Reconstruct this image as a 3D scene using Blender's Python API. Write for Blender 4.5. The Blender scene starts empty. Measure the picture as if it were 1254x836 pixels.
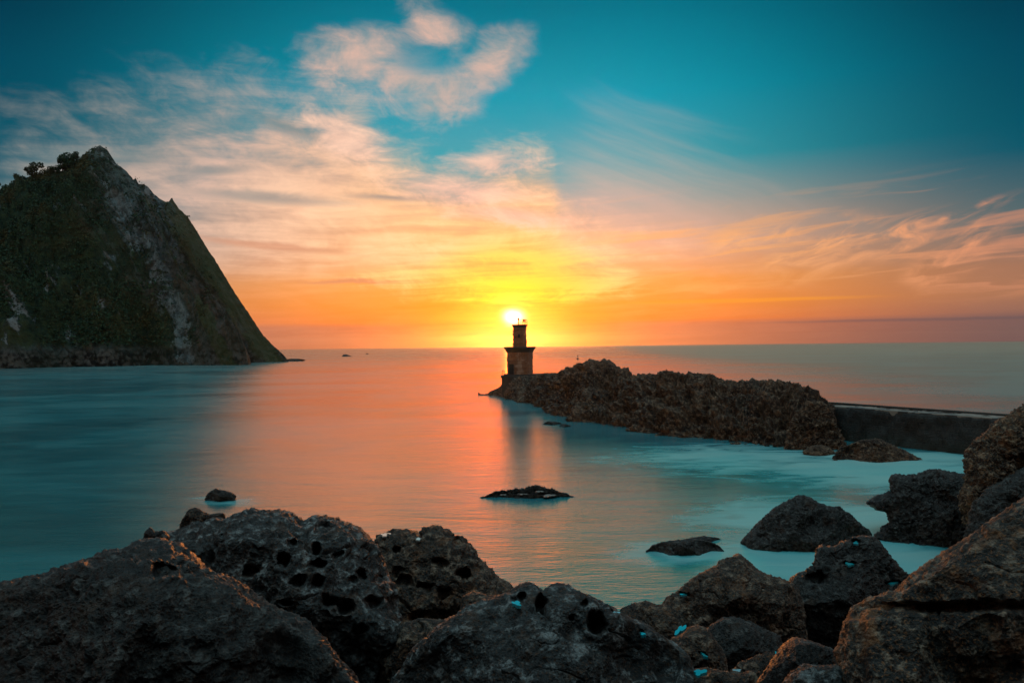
import bpy, math, random
import numpy as np
from mathutils import Vector, Matrix

# ------------------------------------------------------------------ camera
SC = bpy.context.scene
COL = SC.collection
F, CX, CY = 984.0, 627.0, 418.0          # focal length and centre, in photo pixels
CAMZ = 10.0
ROLL = math.radians(0.63)
PITCH = math.atan(5.9 / F)
cam_o = Vector((0, 0, CAMZ))
fwd = Vector((0, math.cos(PITCH), math.sin(PITCH)))
up0 = Vector((0, -math.sin(PITCH), math.cos(PITCH)))
rt0 = Vector((1, 0, 0))
rt = math.cos(ROLL) * rt0 - math.sin(ROLL) * up0
up = math.sin(ROLL) * rt0 + math.cos(ROLL) * up0
cd = bpy.data.cameras.new('camera')
cd.sensor_width = 36.0
cd.lens = 36.0 * F / 1254.0
cd.clip_start = 0.1
cd.clip_end = 120000.0
cam = bpy.data.objects.new('camera', cd)
COL.objects.link(cam)
cam.matrix_world = Matrix(((rt.x, up.x, -fwd.x, 0), (rt.y, up.y, -fwd.y, 0),
                           (rt.z, up.z, -fwd.z, CAMZ), (0, 0, 0, 1)))
SC.camera = cam
RT, UP, FW = np.array(rt), np.array(up), np.array(fwd)
C0 = np.array([0, 0, CAMZ])


def ray(px, py):
    px = np.asarray(px, float); py = np.asarray(py, float)
    d = (px[..., None] - CX) / F * RT + (CY - py[..., None]) / F * UP + FW
    return d


def at(px, py, Y):
    d = ray(px, py)
    return C0 + d * (np.asarray(Y, float)[..., None] / d[..., 1:2])


def sea(px, py, z=0.0):
    d = ray(px, py)
    return C0 + d * ((z - CAMZ) / d[..., 2:3])


def project(P):
    q = P - C0
    w = q @ FW
    return CX + F * (q @ RT) / w, CY - F * (q @ UP) / w


# ------------------------------------------------------------------ node helper
class S:
    """a socket with arithmetic"""
    def __init__(s, nt, sock): s.nt = nt; s.k = sock
    def _m(s, op, *a, clamp=False):
        n = s.nt.nodes.new('ShaderNodeMath'); n.operation = op; n.use_clamp = clamp
        for i, v in enumerate((s,) + a):
            if isinstance(v, S): s.nt.links.new(v.k, n.inputs[i])
            else: n.inputs[i].default_value = v
        return S(s.nt, n.outputs[0])
    def __add__(s, o): return s._m('ADD', o)
    __radd__ = __add__
    def __sub__(s, o): return s._m('SUBTRACT', o)
    def __rsub__(s, o): return (s * -1.0) + o
    def __mul__(s, o): return s._m('MULTIPLY', o)
    __rmul__ = __mul__
    def __truediv__(s, o): return s._m('DIVIDE', o)
    def __rtruediv__(s, o): return (s ** -1.0) * o
    def __pow__(s, o): return s._m('POWER', o)
    def sqrt(s): return s._m('SQRT')
    def exp(s): return s._m('EXPONENT')
    def abs(s): return s._m('ABSOLUTE')
    def max(s, o): return s._m('MAXIMUM', o)
    def min(s, o): return s._m('MINIMUM', o)
    def clamp(s): return s._m('ADD', 0.0, clamp=True)
    def sstep(s, a, b, lo=0.0, hi=1.0):
        n = s.nt.nodes.new('ShaderNodeMapRange'); n.interpolation_type = 'SMOOTHSTEP'
        s.nt.links.new(s.k, n.inputs['Value'])
        if a > b: a, b, lo, hi = b, a, hi, lo
        n.inputs['From Min'].default_value = a; n.inputs['From Max'].default_value = b
        n.inputs['To Min'].default_value = lo; n.inputs['To Max'].default_value = hi
        return S(s.nt, n.outputs['Result'])
    def lin(s, a, b, lo=0.0, hi=1.0):
        n = s.nt.nodes.new('ShaderNodeMapRange'); n.clamp = True
        s.nt.links.new(s.k, n.inputs['Value'])
        n.inputs['From Min'].default_value = a; n.inputs['From Max'].default_value = b
        n.inputs['To Min'].default_value = lo; n.inputs['To Max'].default_value = hi
        return S(s.nt, n.outputs['Result'])
    def ramp(s, a, b, stops, interp='LINEAR'):
        t = s.lin(a, b)
        n = s.nt.nodes.new('ShaderNodeValToRGB'); n.color_ramp.interpolation = interp
        s.nt.links.new(t.k, n.inputs[0])
        el = n.color_ramp.elements
        while len(el) > 1: el.remove(el[-1])
        for i, (p, c) in enumerate(stops):
            p = (p - a) / (b - a)
            e = el[0] if i == 0 else el.new(p)
            e.position = p; e.color = (*c, 1)
        return S(s.nt, n.outputs[0])
    def curve(s, a, b, pts, lo, hi):
        """piecewise curve: x in [a,b] -> y in [lo,hi]"""
        t = s.lin(a, b)
        n = s.nt.nodes.new('ShaderNodeFloatCurve')
        s.nt.links.new(t.k, n.inputs['Value'])
        cu = n.mapping.curves[0]
        q = [((x - a) / (b - a), (y - lo) / (hi - lo)) for x, y in pts]
        cu.points[0].location = q[0]; cu.points[1].location = q[-1]
        for x, y in q[1:-1]: cu.points.new(x, y)
        n.mapping.update()
        return S(s.nt, n.outputs[0]) * (hi - lo) + lo
    def node(s, out=0): return s.k


class G:
    def __init__(g, nt): g.nt = nt
    def new(g, t, **kw):
        n = g.nt.nodes.new(t)
        for k, v in kw.items(): setattr(n, k, v)
        return n
    def link(g, a, b): g.nt.links.new(a.k if isinstance(a, S) else a, b)
    def vec(g, x, y, z=0.0):
        n = g.new('ShaderNodeCombineXYZ')
        for i, v in enumerate((x, y, z)):
            if isinstance(v, S): g.link(v, n.inputs[i])
            else: n.inputs[i].default_value = v
        return S(g.nt, n.outputs[0])
    def sep(g, v):
        n = g.new('ShaderNodeSeparateXYZ'); g.link(v, n.inputs[0])
        return [S(g.nt, o) for o in n.outputs]
    def noise(g, vec, scale=1.0, detail=4.0, rough=0.5, dist=0.0, kind='FBM', out='Fac'):
        n = g.new('ShaderNodeTexNoise'); n.noise_type = kind
        if vec is not None: g.link(vec, n.inputs['Vector'])
        n.inputs['Scale'].default_value = scale; n.inputs['Detail'].default_value = detail
        n.inputs['Roughness'].default_value = rough; n.inputs['Distortion'].default_value = dist
        return S(g.nt, n.outputs[out])
    def voro(g, vec, scale=1.0, feature='F1', rnd=1.0, out='Distance'):
        n = g.new('ShaderNodeTexVoronoi'); n.feature = feature
        if vec is not None: g.link(vec, n.inputs['Vector'])
        n.inputs['Scale'].default_value = scale; n.inputs['Randomness'].default_value = rnd
        return S(g.nt, n.outputs[out])
    def mix(g, f, a, b, mode='MIX'):
        n = g.new('ShaderNodeMix', data_type='RGBA', blend_type=mode)
        n.clamp_factor = True
        for v, i in ((f, 0), (a, 6), (b, 7)):
            if isinstance(v, S): g.link(v, n.inputs[i])
            elif i == 0: n.inputs[0].default_value = v
            else: n.inputs[i].default_value = (*v, 1)
        return S(g.nt, n.outputs[2])
    def scale(g, c, f):
        n = g.new('ShaderNodeVectorMath', operation='SCALE')
        if isinstance(c, S): g.link(c, n.inputs[0])
        else: n.inputs[0].default_value = c
        if isinstance(f, S): g.link(f, n.inputs[3])
        else: n.inputs[3].default_value = f
        return S(g.nt, n.outputs[0])
    def vop(g, op, a, b):
        n = g.new('ShaderNodeVectorMath', operation=op)
        for i, v in enumerate((a, b)):
            if isinstance(v, S): g.link(v, n.inputs[i])
            else: n.inputs[i].default_value = v
        return S(g.nt, n.outputs[0])
    def mapping(g, vec, scale=(1, 1, 1), rot=(0, 0, 0), loc=(0, 0, 0)):
        n = g.new('ShaderNodeMapping'); g.link(vec, n.inputs[0])
        n.inputs['Scale'].default_value = scale; n.inputs['Rotation'].default_value = rot
        n.inputs['Location'].default_value = loc
        return S(g.nt, n.outputs[0])


def srgb(r, g, b):
    return tuple((c / 255 / 12.92) if c / 255 <= 0.04045 else ((c / 255 + 0.055) / 1.055) ** 2.4 for c in (r, g, b))


# ------------------------------------------------------------------ world: dusk sky
def azel(px, py):
    d = ray(float(px), float(py)); d = d / np.linalg.norm(d)
    return math.atan2(d[0], d[1]), math.asin(d[2])


SUN_AZ, SUN_EL = azel(629, 388)
W = bpy.data.worlds.new('World'); SC.world = W; W.use_nodes = True
nt = W.node_tree; nt.nodes.clear(); g = G(nt)
tc = g.new('ShaderNodeTexCoord')
dx, dy, dz = g.sep(S(nt, tc.outputs['Generated']))
az = dx._m('ARCTAN2', dy)
el = dz._m('ARCSINE')
elp = el.max(0.0)
# perspective cloud-sheet coordinates
pz = elp + 0.16
qx = az / pz; qy = 1.0 / pz
warp = g.noise(g.vec(qx * 0.9, qy * 1.3), 1.0, 3, 0.55, out='Color')
wv = g.vop('SUBTRACT', warp, (0.5, 0.5, 0.5))
wx, wy, wz = g.sep(wv)
n_big = g.noise(g.vec(qx * 1.1 + wx * 1.2 + qy * 0.3, qy * 2.2 + wy * 1.2, 3.1), 1.0, 6, 0.56)
n_streak = g.noise(g.vec(qx * 1.2 + wx * 0.9 - qy * 0.5, qy * 6.0 + qx * 0.9 + wy * 2.6, 7.7), 1.0, 7, 0.62)
n_fine = g.noise(g.vec(az * 17 + wx * 1.6 - el * 9, el * 34 + az * 8 + wy * 2.5, 1.0), 1.0, 8, 0.66, 0.4)
nb = n_big - 0.5; ns = n_streak - 0.5; nf = n_fine - 0.5
rx = az - SUN_AZ; ry = el - SUN_EL
r_sun = (rx * rx * 0.62 + ry * ry).sqrt()
side = rx.abs().sstep(0.10, 0.60)
centre = el.ramp(-0.02, 0.8, [(-0.02, srgb(205, 108, 62)), (0.0, srgb(205, 100, 48)), (0.016, srgb(226, 106, 24)), (0.030, srgb(255, 124, 0)),
    (0.05, srgb(255, 140, 0)), (0.08, srgb(255, 156, 48)), (0.125, srgb(236, 170, 128)), (0.175, srgb(150, 160, 152)),
    (0.224, srgb(45, 154, 164)), (0.30, srgb(0, 146, 166)), (0.40, srgb(0, 110, 130)), (0.6, srgb(0, 60, 78)), (0.8, srgb(0, 42, 56))])
outer = el.ramp(-0.02, 0.8, [(-0.02, srgb(104, 78, 84)), (0.0, srgb(106, 80, 86)), (0.02, srgb(125, 90, 86)), (0.05, srgb(165, 112, 82)),
    (0.08, srgb(158, 110, 84)), (0.125, srgb(85, 100, 100)), (0.2, srgb(0, 80, 96)), (0.3, srgb(0, 66, 84)),
    (0.4, srgb(0, 38, 54)), (0.6, srgb(0, 30, 42)), (0.8, srgb(0, 26, 38))])
back = el.ramp(0.0, 1.5, [(0.0, srgb(172, 122, 98)), (0.15, srgb(180, 132, 108)), (0.38, srgb(150, 136, 128)), (0.62, srgb(124, 116, 112)), (0.9, srgb(170, 206, 214)), (1.5, (0.62, 1.0, 1.08))])
sky = g.mix(side, centre, outer)
sky = g.mix((rx.abs().sstep(0.75, 1.7)).max(el.sstep(0.48, 1.0)), sky, back)
# mauve haze bank lying on the horizon away from the sun
bank = el.sstep(0.032, 0.024) * rx.abs().sstep(0.03, 0.22)
sky = g.mix(bank * 0.75, sky, g.mix(side, srgb(200, 108, 70), srgb(112, 86, 84)))
# colour of lit cloud by distance from the sun
ccol = r_sun.ramp(0.0, 0.8, [(0.0, srgb(255, 228, 90)), (0.04, srgb(255, 204, 28)), (0.075, srgb(255, 202, 84)), (0.11, srgb(255, 212, 146)),
    (0.24, srgb(253, 203, 162)), (0.33, srgb(222, 182, 160)), (0.45, srgb(160, 152, 142)), (0.6, srgb(92, 110, 112)), (0.8, srgb(40, 72, 82))])
shade = r_sun.ramp(0.0, 0.8, [(0.0, srgb(255, 180, 0)), (0.07, srgb(255, 165, 20)), (0.12, srgb(250, 166, 80)), (0.24, srgb(205, 152, 122)),
    (0.33, srgb(135, 138, 136)), (0.45, srgb(70, 108, 116)), (0.8, srgb(20, 60, 72))])
# sheet one: broad bank over the left and middle, its upper edge drawn as a curve of azimuth
up_edge = [(-40, 165), (60, 145), (200, 108), (300, 96), (430, 112), (465, 152), (520, 188), (560, 200), (640, 184), (672, 192),
           (690, 240), (760, 275), (860, 310), (960, 330), (1300, 345)]
pts = [azel(x, y) for x, y in up_edge]
edge = az.curve(pts[0][0], pts[-1][0], pts, 0.0, 0.4)
d1 = (edge - el) * 13.0 + nb * 1.1 + ns * 0.9 + nf * 1.5
m1 = d1.sstep(-0.35, 1.15) * el.sstep(0.055, 0.13, 0.12, 1.0) * (rx + 1.2).sstep(0.0, 0.4)
m1 = m1 * (ns * 0.9 + nb * 0.7 + nf * 0.5 + 0.97).clamp()
lit = (ns * 1.7 + nf * 1.4 + nb * 1.6 + 0.66).clamp()
c1 = g.mix(lit, shade, ccol)
sky = g.mix(m1 * rx.sstep(0.12, 0.5, 0.95, 0.12), sky, c1)


def blob(px, py, rw, rh, ang=0.0, warpk=0.5):
    """soft ellipse in azimuth and elevation, roughened"""
    a, e = azel(px, py)
    u = az - a + wx * 0.05 * warpk + nf * 0.028 * warpk; v = el - e + wy * 0.05 * warpk + nf * 0.02 * warpk
    c, s = math.cos(ang), math.sin(ang)
    uu = (u * c + v * s) / (rw / F); vv = (v * c - u * s) / (rh / F)
    return (1.0 - (uu * uu + vv * vv).sqrt())


def union(*b):
    o = b[0]
    for x in b[1:]: o = o.max(x)
    return o


# sheet two: the detached cloud high above the middle
k2 = union(blob(440, 72, 75, 38, 0.15), blob(535, 40, 55, 30, -0.5), blob(600, 76, 62, 30, 0.5), blob(540, 116, 66, 34, 0.35), blob(500, 95, 60, 40))
m2 = (k2 * 1.2 + nf * 1.5 + ns * 0.9 + nb * 0.8).sstep(-0.25, 1.2)
hole = blob(522, 74, 52, 20, 0.05).sstep(-0.1, 0.6)
m2 = m2 * (1.0 - hole * 0.72)
c2 = g.mix((nf * 2.2 + ns * 1.0 + 0.55).clamp(), srgb(120, 150, 152), srgb(226, 180, 158))
sky = g.mix(m2 * 0.85, sky, c2)
# sheet three: thin veil fanning out to the right
ln = [azel(x, y) for x, y in [(560, 215), (700, 110), (780, 105), (900, 165), (1000, 222), (1100, 252), (1254, 285)]]
e3 = az.curve(ln[0][0], ln[-1][0], ln, 0.0, 0.4)
fan = g.noise(g.vec((el + az * 0.42) * 34 + wx * 2.0, az * 3.0, 0.0), 1.0, 5, 0.6)
m3 = ((e3 - el) * 12.0 + (fan - 0.5) * 1.6).sstep(-0.1, 1.6) * (rx).sstep(0.02, 0.12) * el.sstep(0.06, 0.16)
sky = g.mix(m3 * (fan * 0.9 - 0.05).clamp() * 0.9, sky, g.mix(side, srgb(214, 176, 156), srgb(96, 120, 122)))
# sheet four: curled wisps low on the right
k4 = union(blob(930, 292, 60, 16, 0.1), blob(1005, 305, 70, 34, 0.3), blob(1095, 292, 75, 22, 0.3), blob(1165, 268, 60, 9, 0.35), blob(1165, 312, 55, 24, 0.6))
curl = g.noise(g.vec((az + wx * 0.035) * 15, (el + wy * 0.03) * 40 - az * 13, 4.0), 1.0, 6, 0.62, 0.9)
m4 = (k4 * 1.1).sstep(-0.35, 0.7) * (curl - 0.5).sstep(-0.10, 0.20)
sky = g.mix(m4 * 0.85, sky, g.mix(side, srgb(255, 186, 112), srgb(235, 152, 108)))
# grey-teal streaks crossing the left bank
k5 = union(blob(330, 240, 130, 11, -0.05), blob(480, 244, 80, 6, -0.05), blob(265, 205, 60, 8, 0.1), blob(350, 150, 70, 12, -0.3), blob(130, 190, 120, 14, 0.1))
sky = g.mix((k5 + ns * 1.2).sstep(0.0, 0.9) * 0.6, sky, srgb(112, 128, 128))
k6 = union(blob(330, 300, 130, 7, -0.1), blob(440, 345, 110, 4, 0.0))
sky = g.mix((k6 + ns * 0.8).sstep(0.0, 0.8) * 0.6, sky, srgb(196, 130, 96))
# thin bars near the horizon on the right
strk = g.noise(g.vec(az * 4.0 + el * 3.0, (el - az * 0.10) * 62 + wy * 3.0, 9.0), 1.0, 5, 0.6)
m11 = (strk - 0.5).sstep(0.0, 0.16) * el.sstep(0.03, 0.07) * el.sstep(0.20, 0.12) * rx.sstep(0.02, 0.15)
sky = g.mix(m11 * 0.55, sky, g.mix(side, srgb(255, 178, 92), srgb(214, 140, 104)))
k7 = blob(1130, 391, 220, 2.2, 0.0, 0.1)
sky = g.mix(k7.sstep(0.0, 0.6) * 0.4, sky, srgb(84, 74, 82))
k8 = blob(900, 368, 190, 3.5, 0.0, 0.1)
sky = g.mix(k8.sstep(0.0, 0.7) * 0.4, sky, srgb(255, 160, 20))
# glowing clouds above the sun
k9 = union(blob(640, 345, 140, 32, 0.0), blob(720, 352, 80, 24, 0.1), blob(530, 335, 110, 16, 0.05), blob(660, 318, 120, 14))
m9 = (k9 * 1.3 + ns * 2.6 + nf * 2.2).sstep(0.0, 1.3)
k10 = union(blob(600, 200, 85, 22, -0.05), blob(560, 235, 120, 26, -0.1), blob(640, 270, 110, 16, -0.1), blob(420, 165, 70, 30, -0.5))
sky = g.mix((k10 * 1.2 + nf * 2.0 + ns * 0.8).sstep(-0.1, 1.1) * 0.8, sky, g.mix((nf * 2.0 + 0.6).clamp(), srgb(214, 168, 146), srgb(250, 206, 178)))
sky = g.mix(m9 * 0.85, sky, r_sun.ramp(0, 0.3, [(0.0, (1, 0.70, 0.10)), (0.035, srgb(255, 206, 20)), (0.065, srgb(255, 210, 76)), (0.12, srgb(255, 214, 130)), (0.3, srgb(255, 206, 150))]))
# aureole and the disc's own glare
rg = (rx * rx * 0.55 + ry * ry).sqrt()
rl_ = rx + 0.012
glow = ((rl_ * rl_ * 0.8 + ry * ry * 1.5) / (-0.055 ** 2)).exp() * 1.25 + ((rg * rg) / (-0.14 ** 2)).exp() * 0.16
core = ((rx * rx * 0.6 + ry * ry * 1.1) * (1.0 + nf * 1.6) / (-0.0078 ** 2)).exp()
add = g.vop('ADD', g.scale((2.4, 0.16, 0.0), glow * (ns * 2.2 + nf * 1.4 + 0.9).max(0.15)), g.scale((7.0, 5.0, 2.2), core))
sky = g.vop('ADD', sky, add)
# below the horizon
sky = g.mix(el.sstep(-0.01, -0.08), sky, srgb(12, 50, 60))
bg = g.new('ShaderNodeBackground'); g.link(sky, bg.inputs['Color']); bg.inputs['Strength'].default_value = 1.0
nis = g.new('ShaderNodeTexSky', sky_type='NISHITA'); nis.sun_disc = False
nis.sun_elevation = SUN_EL; nis.sun_rotation = SUN_AZ; nis.altitude = 10; nis.ozone_density = 6.0
nbg = g.new('ShaderNodeBackground'); g.link(nis.outputs[0], nbg.inputs['Color']); nbg.inputs['Strength'].default_value = 0.006
ash = g.new('ShaderNodeAddShader'); g.link(bg.outputs[0], ash.inputs[0]); g.link(nbg.outputs[0], ash.inputs[1])
wo = g.new('ShaderNodeOutputWorld'); g.link(ash.outputs[0], wo.inputs['Surface'])
try:
    W.cycles.sampling_method = 'MANUAL'; W.cycles.sample_map_resolution = 1024
except Exception:
    pass

# ------------------------------------------------------------------ sun lamp and exposure
sd = bpy.data.lights.new('sun', 'SUN'); sd.energy = 0.65; sd.angle = math.radians(0.53); sd.color = (1.0, 0.30, 0.05)
so = bpy.data.objects.new('sun', sd); COL.objects.link(so)
LA = SUN_AZ
sdir = Vector((math.sin(LA) * math.cos(SUN_EL), math.cos(LA) * math.cos(SUN_EL), math.sin(SUN_EL)))
so.rotation_euler = sdir.to_track_quat('Z', 'Y').to_euler(); so.location = (0, 0, 60)
vs = SC.view_settings
vs.view_transform = 'Standard'; vs.look = 'None'; vs.exposure = 0.15; vs.gamma = 1.0; vs.use_curve_mapping = False
SC.render.engine = 'CYCLES'
SC.cycles.use_denoising = True
SC.cycles.max_bounces = 6
SC.cycles.sample_clamp_indirect = 4.0

# ------------------------------------------------------------------ numpy noise
_rng = np.random.RandomState(11)
_perm = _rng.permutation(256); _perm = np.concatenate([_perm, _perm, _perm])
_grad = _rng.normal(size=(256, 3)); _grad /= np.linalg.norm(_grad, axis=1)[:, None]


def perlin(p):
    i = np.floor(p).astype(np.int64); f = p - i; i &= 255
    u = f * f * f * (f * (f * 6 - 15) + 10)
    out = 0
    for a in (0, 1):
        for b in (0, 1):
            for c in (0, 1):
                h = _perm[_perm[_perm[(i[:, 0] + a) & 255] + ((i[:, 1] + b) & 255)] + ((i[:, 2] + c) & 255)]
                gr = _grad[h]
                dt = gr[:, 0] * (f[:, 0] - a) + gr[:, 1] * (f[:, 1] - b) + gr[:, 2] * (f[:, 2] - c)
                w = (u[:, 0] if a else 1 - u[:, 0]) * (u[:, 1] if b else 1 - u[:, 1]) * (u[:, 2] if c else 1 - u[:, 2])
                out = out + w * dt
    return out * 1.4


def fbm(p, octv=4, gain=0.5, ridged=False, seed=0.0):
    p = np.asarray(p, float) + seed * 17.3
    s = 0; a = 1.0
    for o in range(octv):
        n = perlin(p)
        s = s + a * ((1 - 2 * np.abs(n)) if ridged else n)
        p = p * 2.03 + 9.7; a *= gain
    return s


def worley(p, seed=0.0):
    p = np.asarray(p, float) + seed * 31.7
    i = np.floor(p).astype(np.int64); best = np.full(len(p), 9.0)
    for a in (-1, 0, 1):
        for b in (-1, 0, 1):
            for c in (-1, 0, 1):
                q = i + np.array([a, b, c]); m = q & 255
                h = _perm[_perm[_perm[m[:, 0]] + m[:, 1]] + m[:, 2]]
                cpt = q + 0.5 + 0.45 * _grad[h]
                best = np.minimum(best, np.linalg.norm(p - cpt, axis=1))
    return best


# ------------------------------------------------------------------ mesh helpers
def link(name, me, parent=None):
    o = bpy.data.objects.new(name, me); COL.objects.link(o)
    if parent is not None: o.parent = parent
    return o


def tag(o, label=None, cat=None, group=None, kind=None):
    if label: o['label'] = label
    if cat: o['category'] = cat
    if group: o['group'] = group
    if kind: o['kind'] = kind
    return o


def empty(name, loc=(0, 0, 0), rz=0.0):
    o = bpy.data.objects.new(name, None); COL.objects.link(o); o.location = loc; o.rotation_euler = (0, 0, rz)
    return o


def raw_mesh(name, V, quads=None, tris=None, mat=None, smooth=True):
    me = bpy.data.meshes.new(name)
    V = np.asarray(V, np.float32)
    nq = 0 if quads is None else len(quads); ntr = 0 if tris is None else len(tris)
    me.vertices.add(len(V)); me.vertices.foreach_set('co', V.ravel())
    me.loops.add(nq * 4 + ntr * 3); me.polygons.add(nq + ntr)
    idx = []; st = []
    if nq: idx.append(np.asarray(quads, np.int32).ravel()); st.append(np.arange(nq) * 4)
    if ntr: idx.append(np.asarray(tris, np.int32).ravel()); st.append(nq * 4 + np.arange(ntr) * 3)
    me.loops.foreach_set('vertex_index', np.concatenate(idx))
    me.polygons.foreach_set('loop_start', np.concatenate(st).astype(np.int32))
    me.update(calc_edges=True); me.validate()
    if smooth: me.polygons.foreach_set('use_smooth', np.ones(nq + ntr, bool))
    if mat: me.materials.append(mat)
    return me


def grid_quads(nr, nc, wrap=False):
    r = np.arange(nr - 1)[:, None]; c = np.arange(nc if wrap else nc - 1)[None, :]
    c2 = (c + 1) % nc
    return np.stack([r * nc + c, r * nc + c2, (r + 1) * nc + c2, (r + 1) * nc + c], -1).reshape(-1, 4)


def grid_normals(P, wrap):
    """P: (nr,nc,3)"""
    if wrap:
        du = np.roll(P, -1, 1) - np.roll(P, 1, 1)
    else:
        du = np.gradient(P, axis=1)
    dv = np.gradient(P, axis=0)
    n = np.cross(du, dv); n /= (np.linalg.norm(n, axis=2, keepdims=True) + 1e-9)
    return n


class MB:
    """collects boxes, tubes and lathes into one mesh"""
    def __init__(s): s.v = []; s.f = []
    def add(s, v, f):
        o = len(s.v); s.v += [tuple(x) for x in v]; s.f += [tuple(i + o for i in q) for q in f]
    def box(s, c, d, rz=0.0, bev=0.0):
        x, y, z = (k / 2 for k in d); b = min(bev, x * .9, y * .9, z * .9)
        if b <= 0:
            v = [(a * x, q * y, e * z) for e in (-1, 1) for a, q in ((-1, -1), (1, -1), (1, 1), (-1, 1))]
            f = [(3, 2, 1, 0), (4, 5, 6, 7), (0, 1, 5, 4), (1, 2, 6, 5), (2, 3, 7, 6), (3, 0, 4, 7)]
        else:
            def ring(w, h, zz): return [(-w, -h, zz), (w, -h, zz), (w, h, zz), (-w, h, zz)]
            rings = [ring(x - b, y - b, -z), ring(x, y, -z + b), ring(x, y, z - b), ring(x - b, y - b, z)]
            v = [p for r in rings for p in r]; f = [(3, 2, 1, 0), (12, 13, 14, 15)]
            for k in range(3):
                for i in range(4): f.append((k * 4 + i, k * 4 + (i + 1) % 4, k * 4 + 4 + (i + 1) % 4, k * 4 + 4 + i))
        ca, sa = math.cos(rz), math.sin(rz)
        s.add([(c[0] + ca * p[0] - sa * p[1], c[1] + sa * p[0] + ca * p[1], c[2] + p[2]) for p in v], f)
    def tube(s, pts, rad, n=8):
        pts = [Vector(p) for p in pts]; rs = rad if hasattr(rad, '__len__') else [rad] * len(pts)
        v = []; f = []
        for k, p in enumerate(pts):
            t = (pts[min(k + 1, len(pts) - 1)] - pts[max(k - 1, 0)]).normalized()
            a = t.cross(Vector((0.3, 0.9, 0.2))).normalized(); b = t.cross(a)
            for i in range(n):
                an = 2 * math.pi * i / n; v.append(p + (a * math.cos(an) + b * math.sin(an)) * rs[k])
        for k in range(len(pts) - 1):
            for i in range(n): f.append((k * n + i, k * n + (i + 1) % n, k * n + n + (i + 1) % n, k * n + n + i))
        f.append(tuple(range(n))[::-1]); f.append(tuple((len(pts) - 1) * n + i for i in range(n)))
        s.add(v, f)
    def loft(s, rings, cap=True):
        n = len(rings[0]); v = [p for r in rings for p in r]; f = []
        for k in range(len(rings) - 1):
            for i in range(n): f.append((k * n + i, k * n + (i + 1) % n, k * n + n + (i + 1) % n, k * n + n + i))
        if cap: f.append(tuple(range(n))[::-1]); f.append(tuple((len(rings) - 1) * n + i for i in range(n)))
        s.add(v, f)
    def build(s, name, mat, parent=None, smooth=False):
        me = bpy.data.meshes.new(name); me.from_pydata(s.v, [], s.f); me.update(); me.materials.append(mat)
        if smooth:
            for p in me.polygons: p.use_smooth = True
        return link(name, me, parent)


# ------------------------------------------------------------------ materials
def mat(name):
    m = bpy.data.materials.new(name); m.use_nodes = True
    n = m.node_tree; b = n.nodes['Principled BSDF']
    return m, G(n), b


def pos(gg):
    n = gg.new('ShaderNodeNewGeometry'); return S(gg.nt, n.outputs['Position'])


def objco(gg):
    n = gg.new('ShaderNodeTexCoord'); return S(gg.nt, n.outputs['Object'])


def bump(gg, b, h, strength, dist):
    n = gg.new('ShaderNodeBump'); gg.link(h, n.inputs['Height'])
    n.inputs['Strength'].default_value = strength; n.inputs['Distance'].default_value = dist
    gg.link(n.outputs[0], b.inputs['Normal'])


def rock_mat(name, dark, mid, pale, rust, sc=1.0, wet=0.45, bdist=0.11, rustk=0.35):
    m, q, b = mat(name)
    p = pos(q)
    n1 = q.noise(p, 0.55 * sc, 5, 0.6)
    n2 = q.noise(p, 5.0 * sc, 6, 0.68)
    n3 = q.noise(p, 26.0 * sc, 3, 0.6)
    n4 = q.noise(p, 1.7 * sc, 5, 0.62, 0.6)
    c = q.mix((n1 * 0.6 + n2 * 0.4).sstep(0.40, 0.60), dark, mid)
    c = q.mix((n2 - 0.5).sstep(0.01, 0.16) * 0.8, c, pale)
    c = q.mix((n2 - 0.5).sstep(0.0, -0.13) * 0.85, c, tuple(x * 0.35 for x in dark))
    c = q.mix((n4 - 0.5).sstep(0.03, 0.2) * rustk, c, rust)
    c = q.mix((n3 - 0.5).sstep(0.02, 0.2) * (rustk + 0.2), c, rust)
    c = q.mix((n3 - 0.5).sstep(-0.05, -0.2) * 0.6, c, tuple(x * 0.4 for x in dark))
    q.link(c, b.inputs['Base Color'])
    q.link((n1 * 0.5 + n3 * 0.5).lin(0.3, 0.7, wet, wet + 0.4), b.inputs['Roughness'])
    b.inputs['Specular IOR Level'].default_value = 0.35
    v = q.voro(q.vop('ADD', p, q.scale(q.noise(p, 2 * sc, 2, out='Color'), 0.5 / sc)), 2.6 * sc)
    h = n2 * 0.9 + n3 * 0.36 + v * 0.35 + q.noise(p, 90 * sc, 2, 0.5) * 0.06
    bump(q, b, h, 1.0, bdist)
    return m


M_ROCK = rock_mat('sea_worn_rock', (0.008, 0.009, 0.010), (0.042, 0.048, 0.050), (0.26, 0.28, 0.28), (0.13, 0.055, 0.022))
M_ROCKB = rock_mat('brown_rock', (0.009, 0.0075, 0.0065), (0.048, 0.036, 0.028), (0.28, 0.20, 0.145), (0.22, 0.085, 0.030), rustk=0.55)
M_WET = rock_mat('wet_black_rock', (0.005, 0.0055, 0.006), (0.016, 0.017, 0.017), (0.11, 0.11, 0.105), (0.080, 0.036, 0.016), wet=0.3)
M_KARST = rock_mat('karst_rock', (0.012, 0.009, 0.008), (0.085, 0.056, 0.038), (0.28, 0.19, 0.125), (0.30, 0.11, 0.035), sc=0.55, wet=0.6, bdist=0.22)

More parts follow.
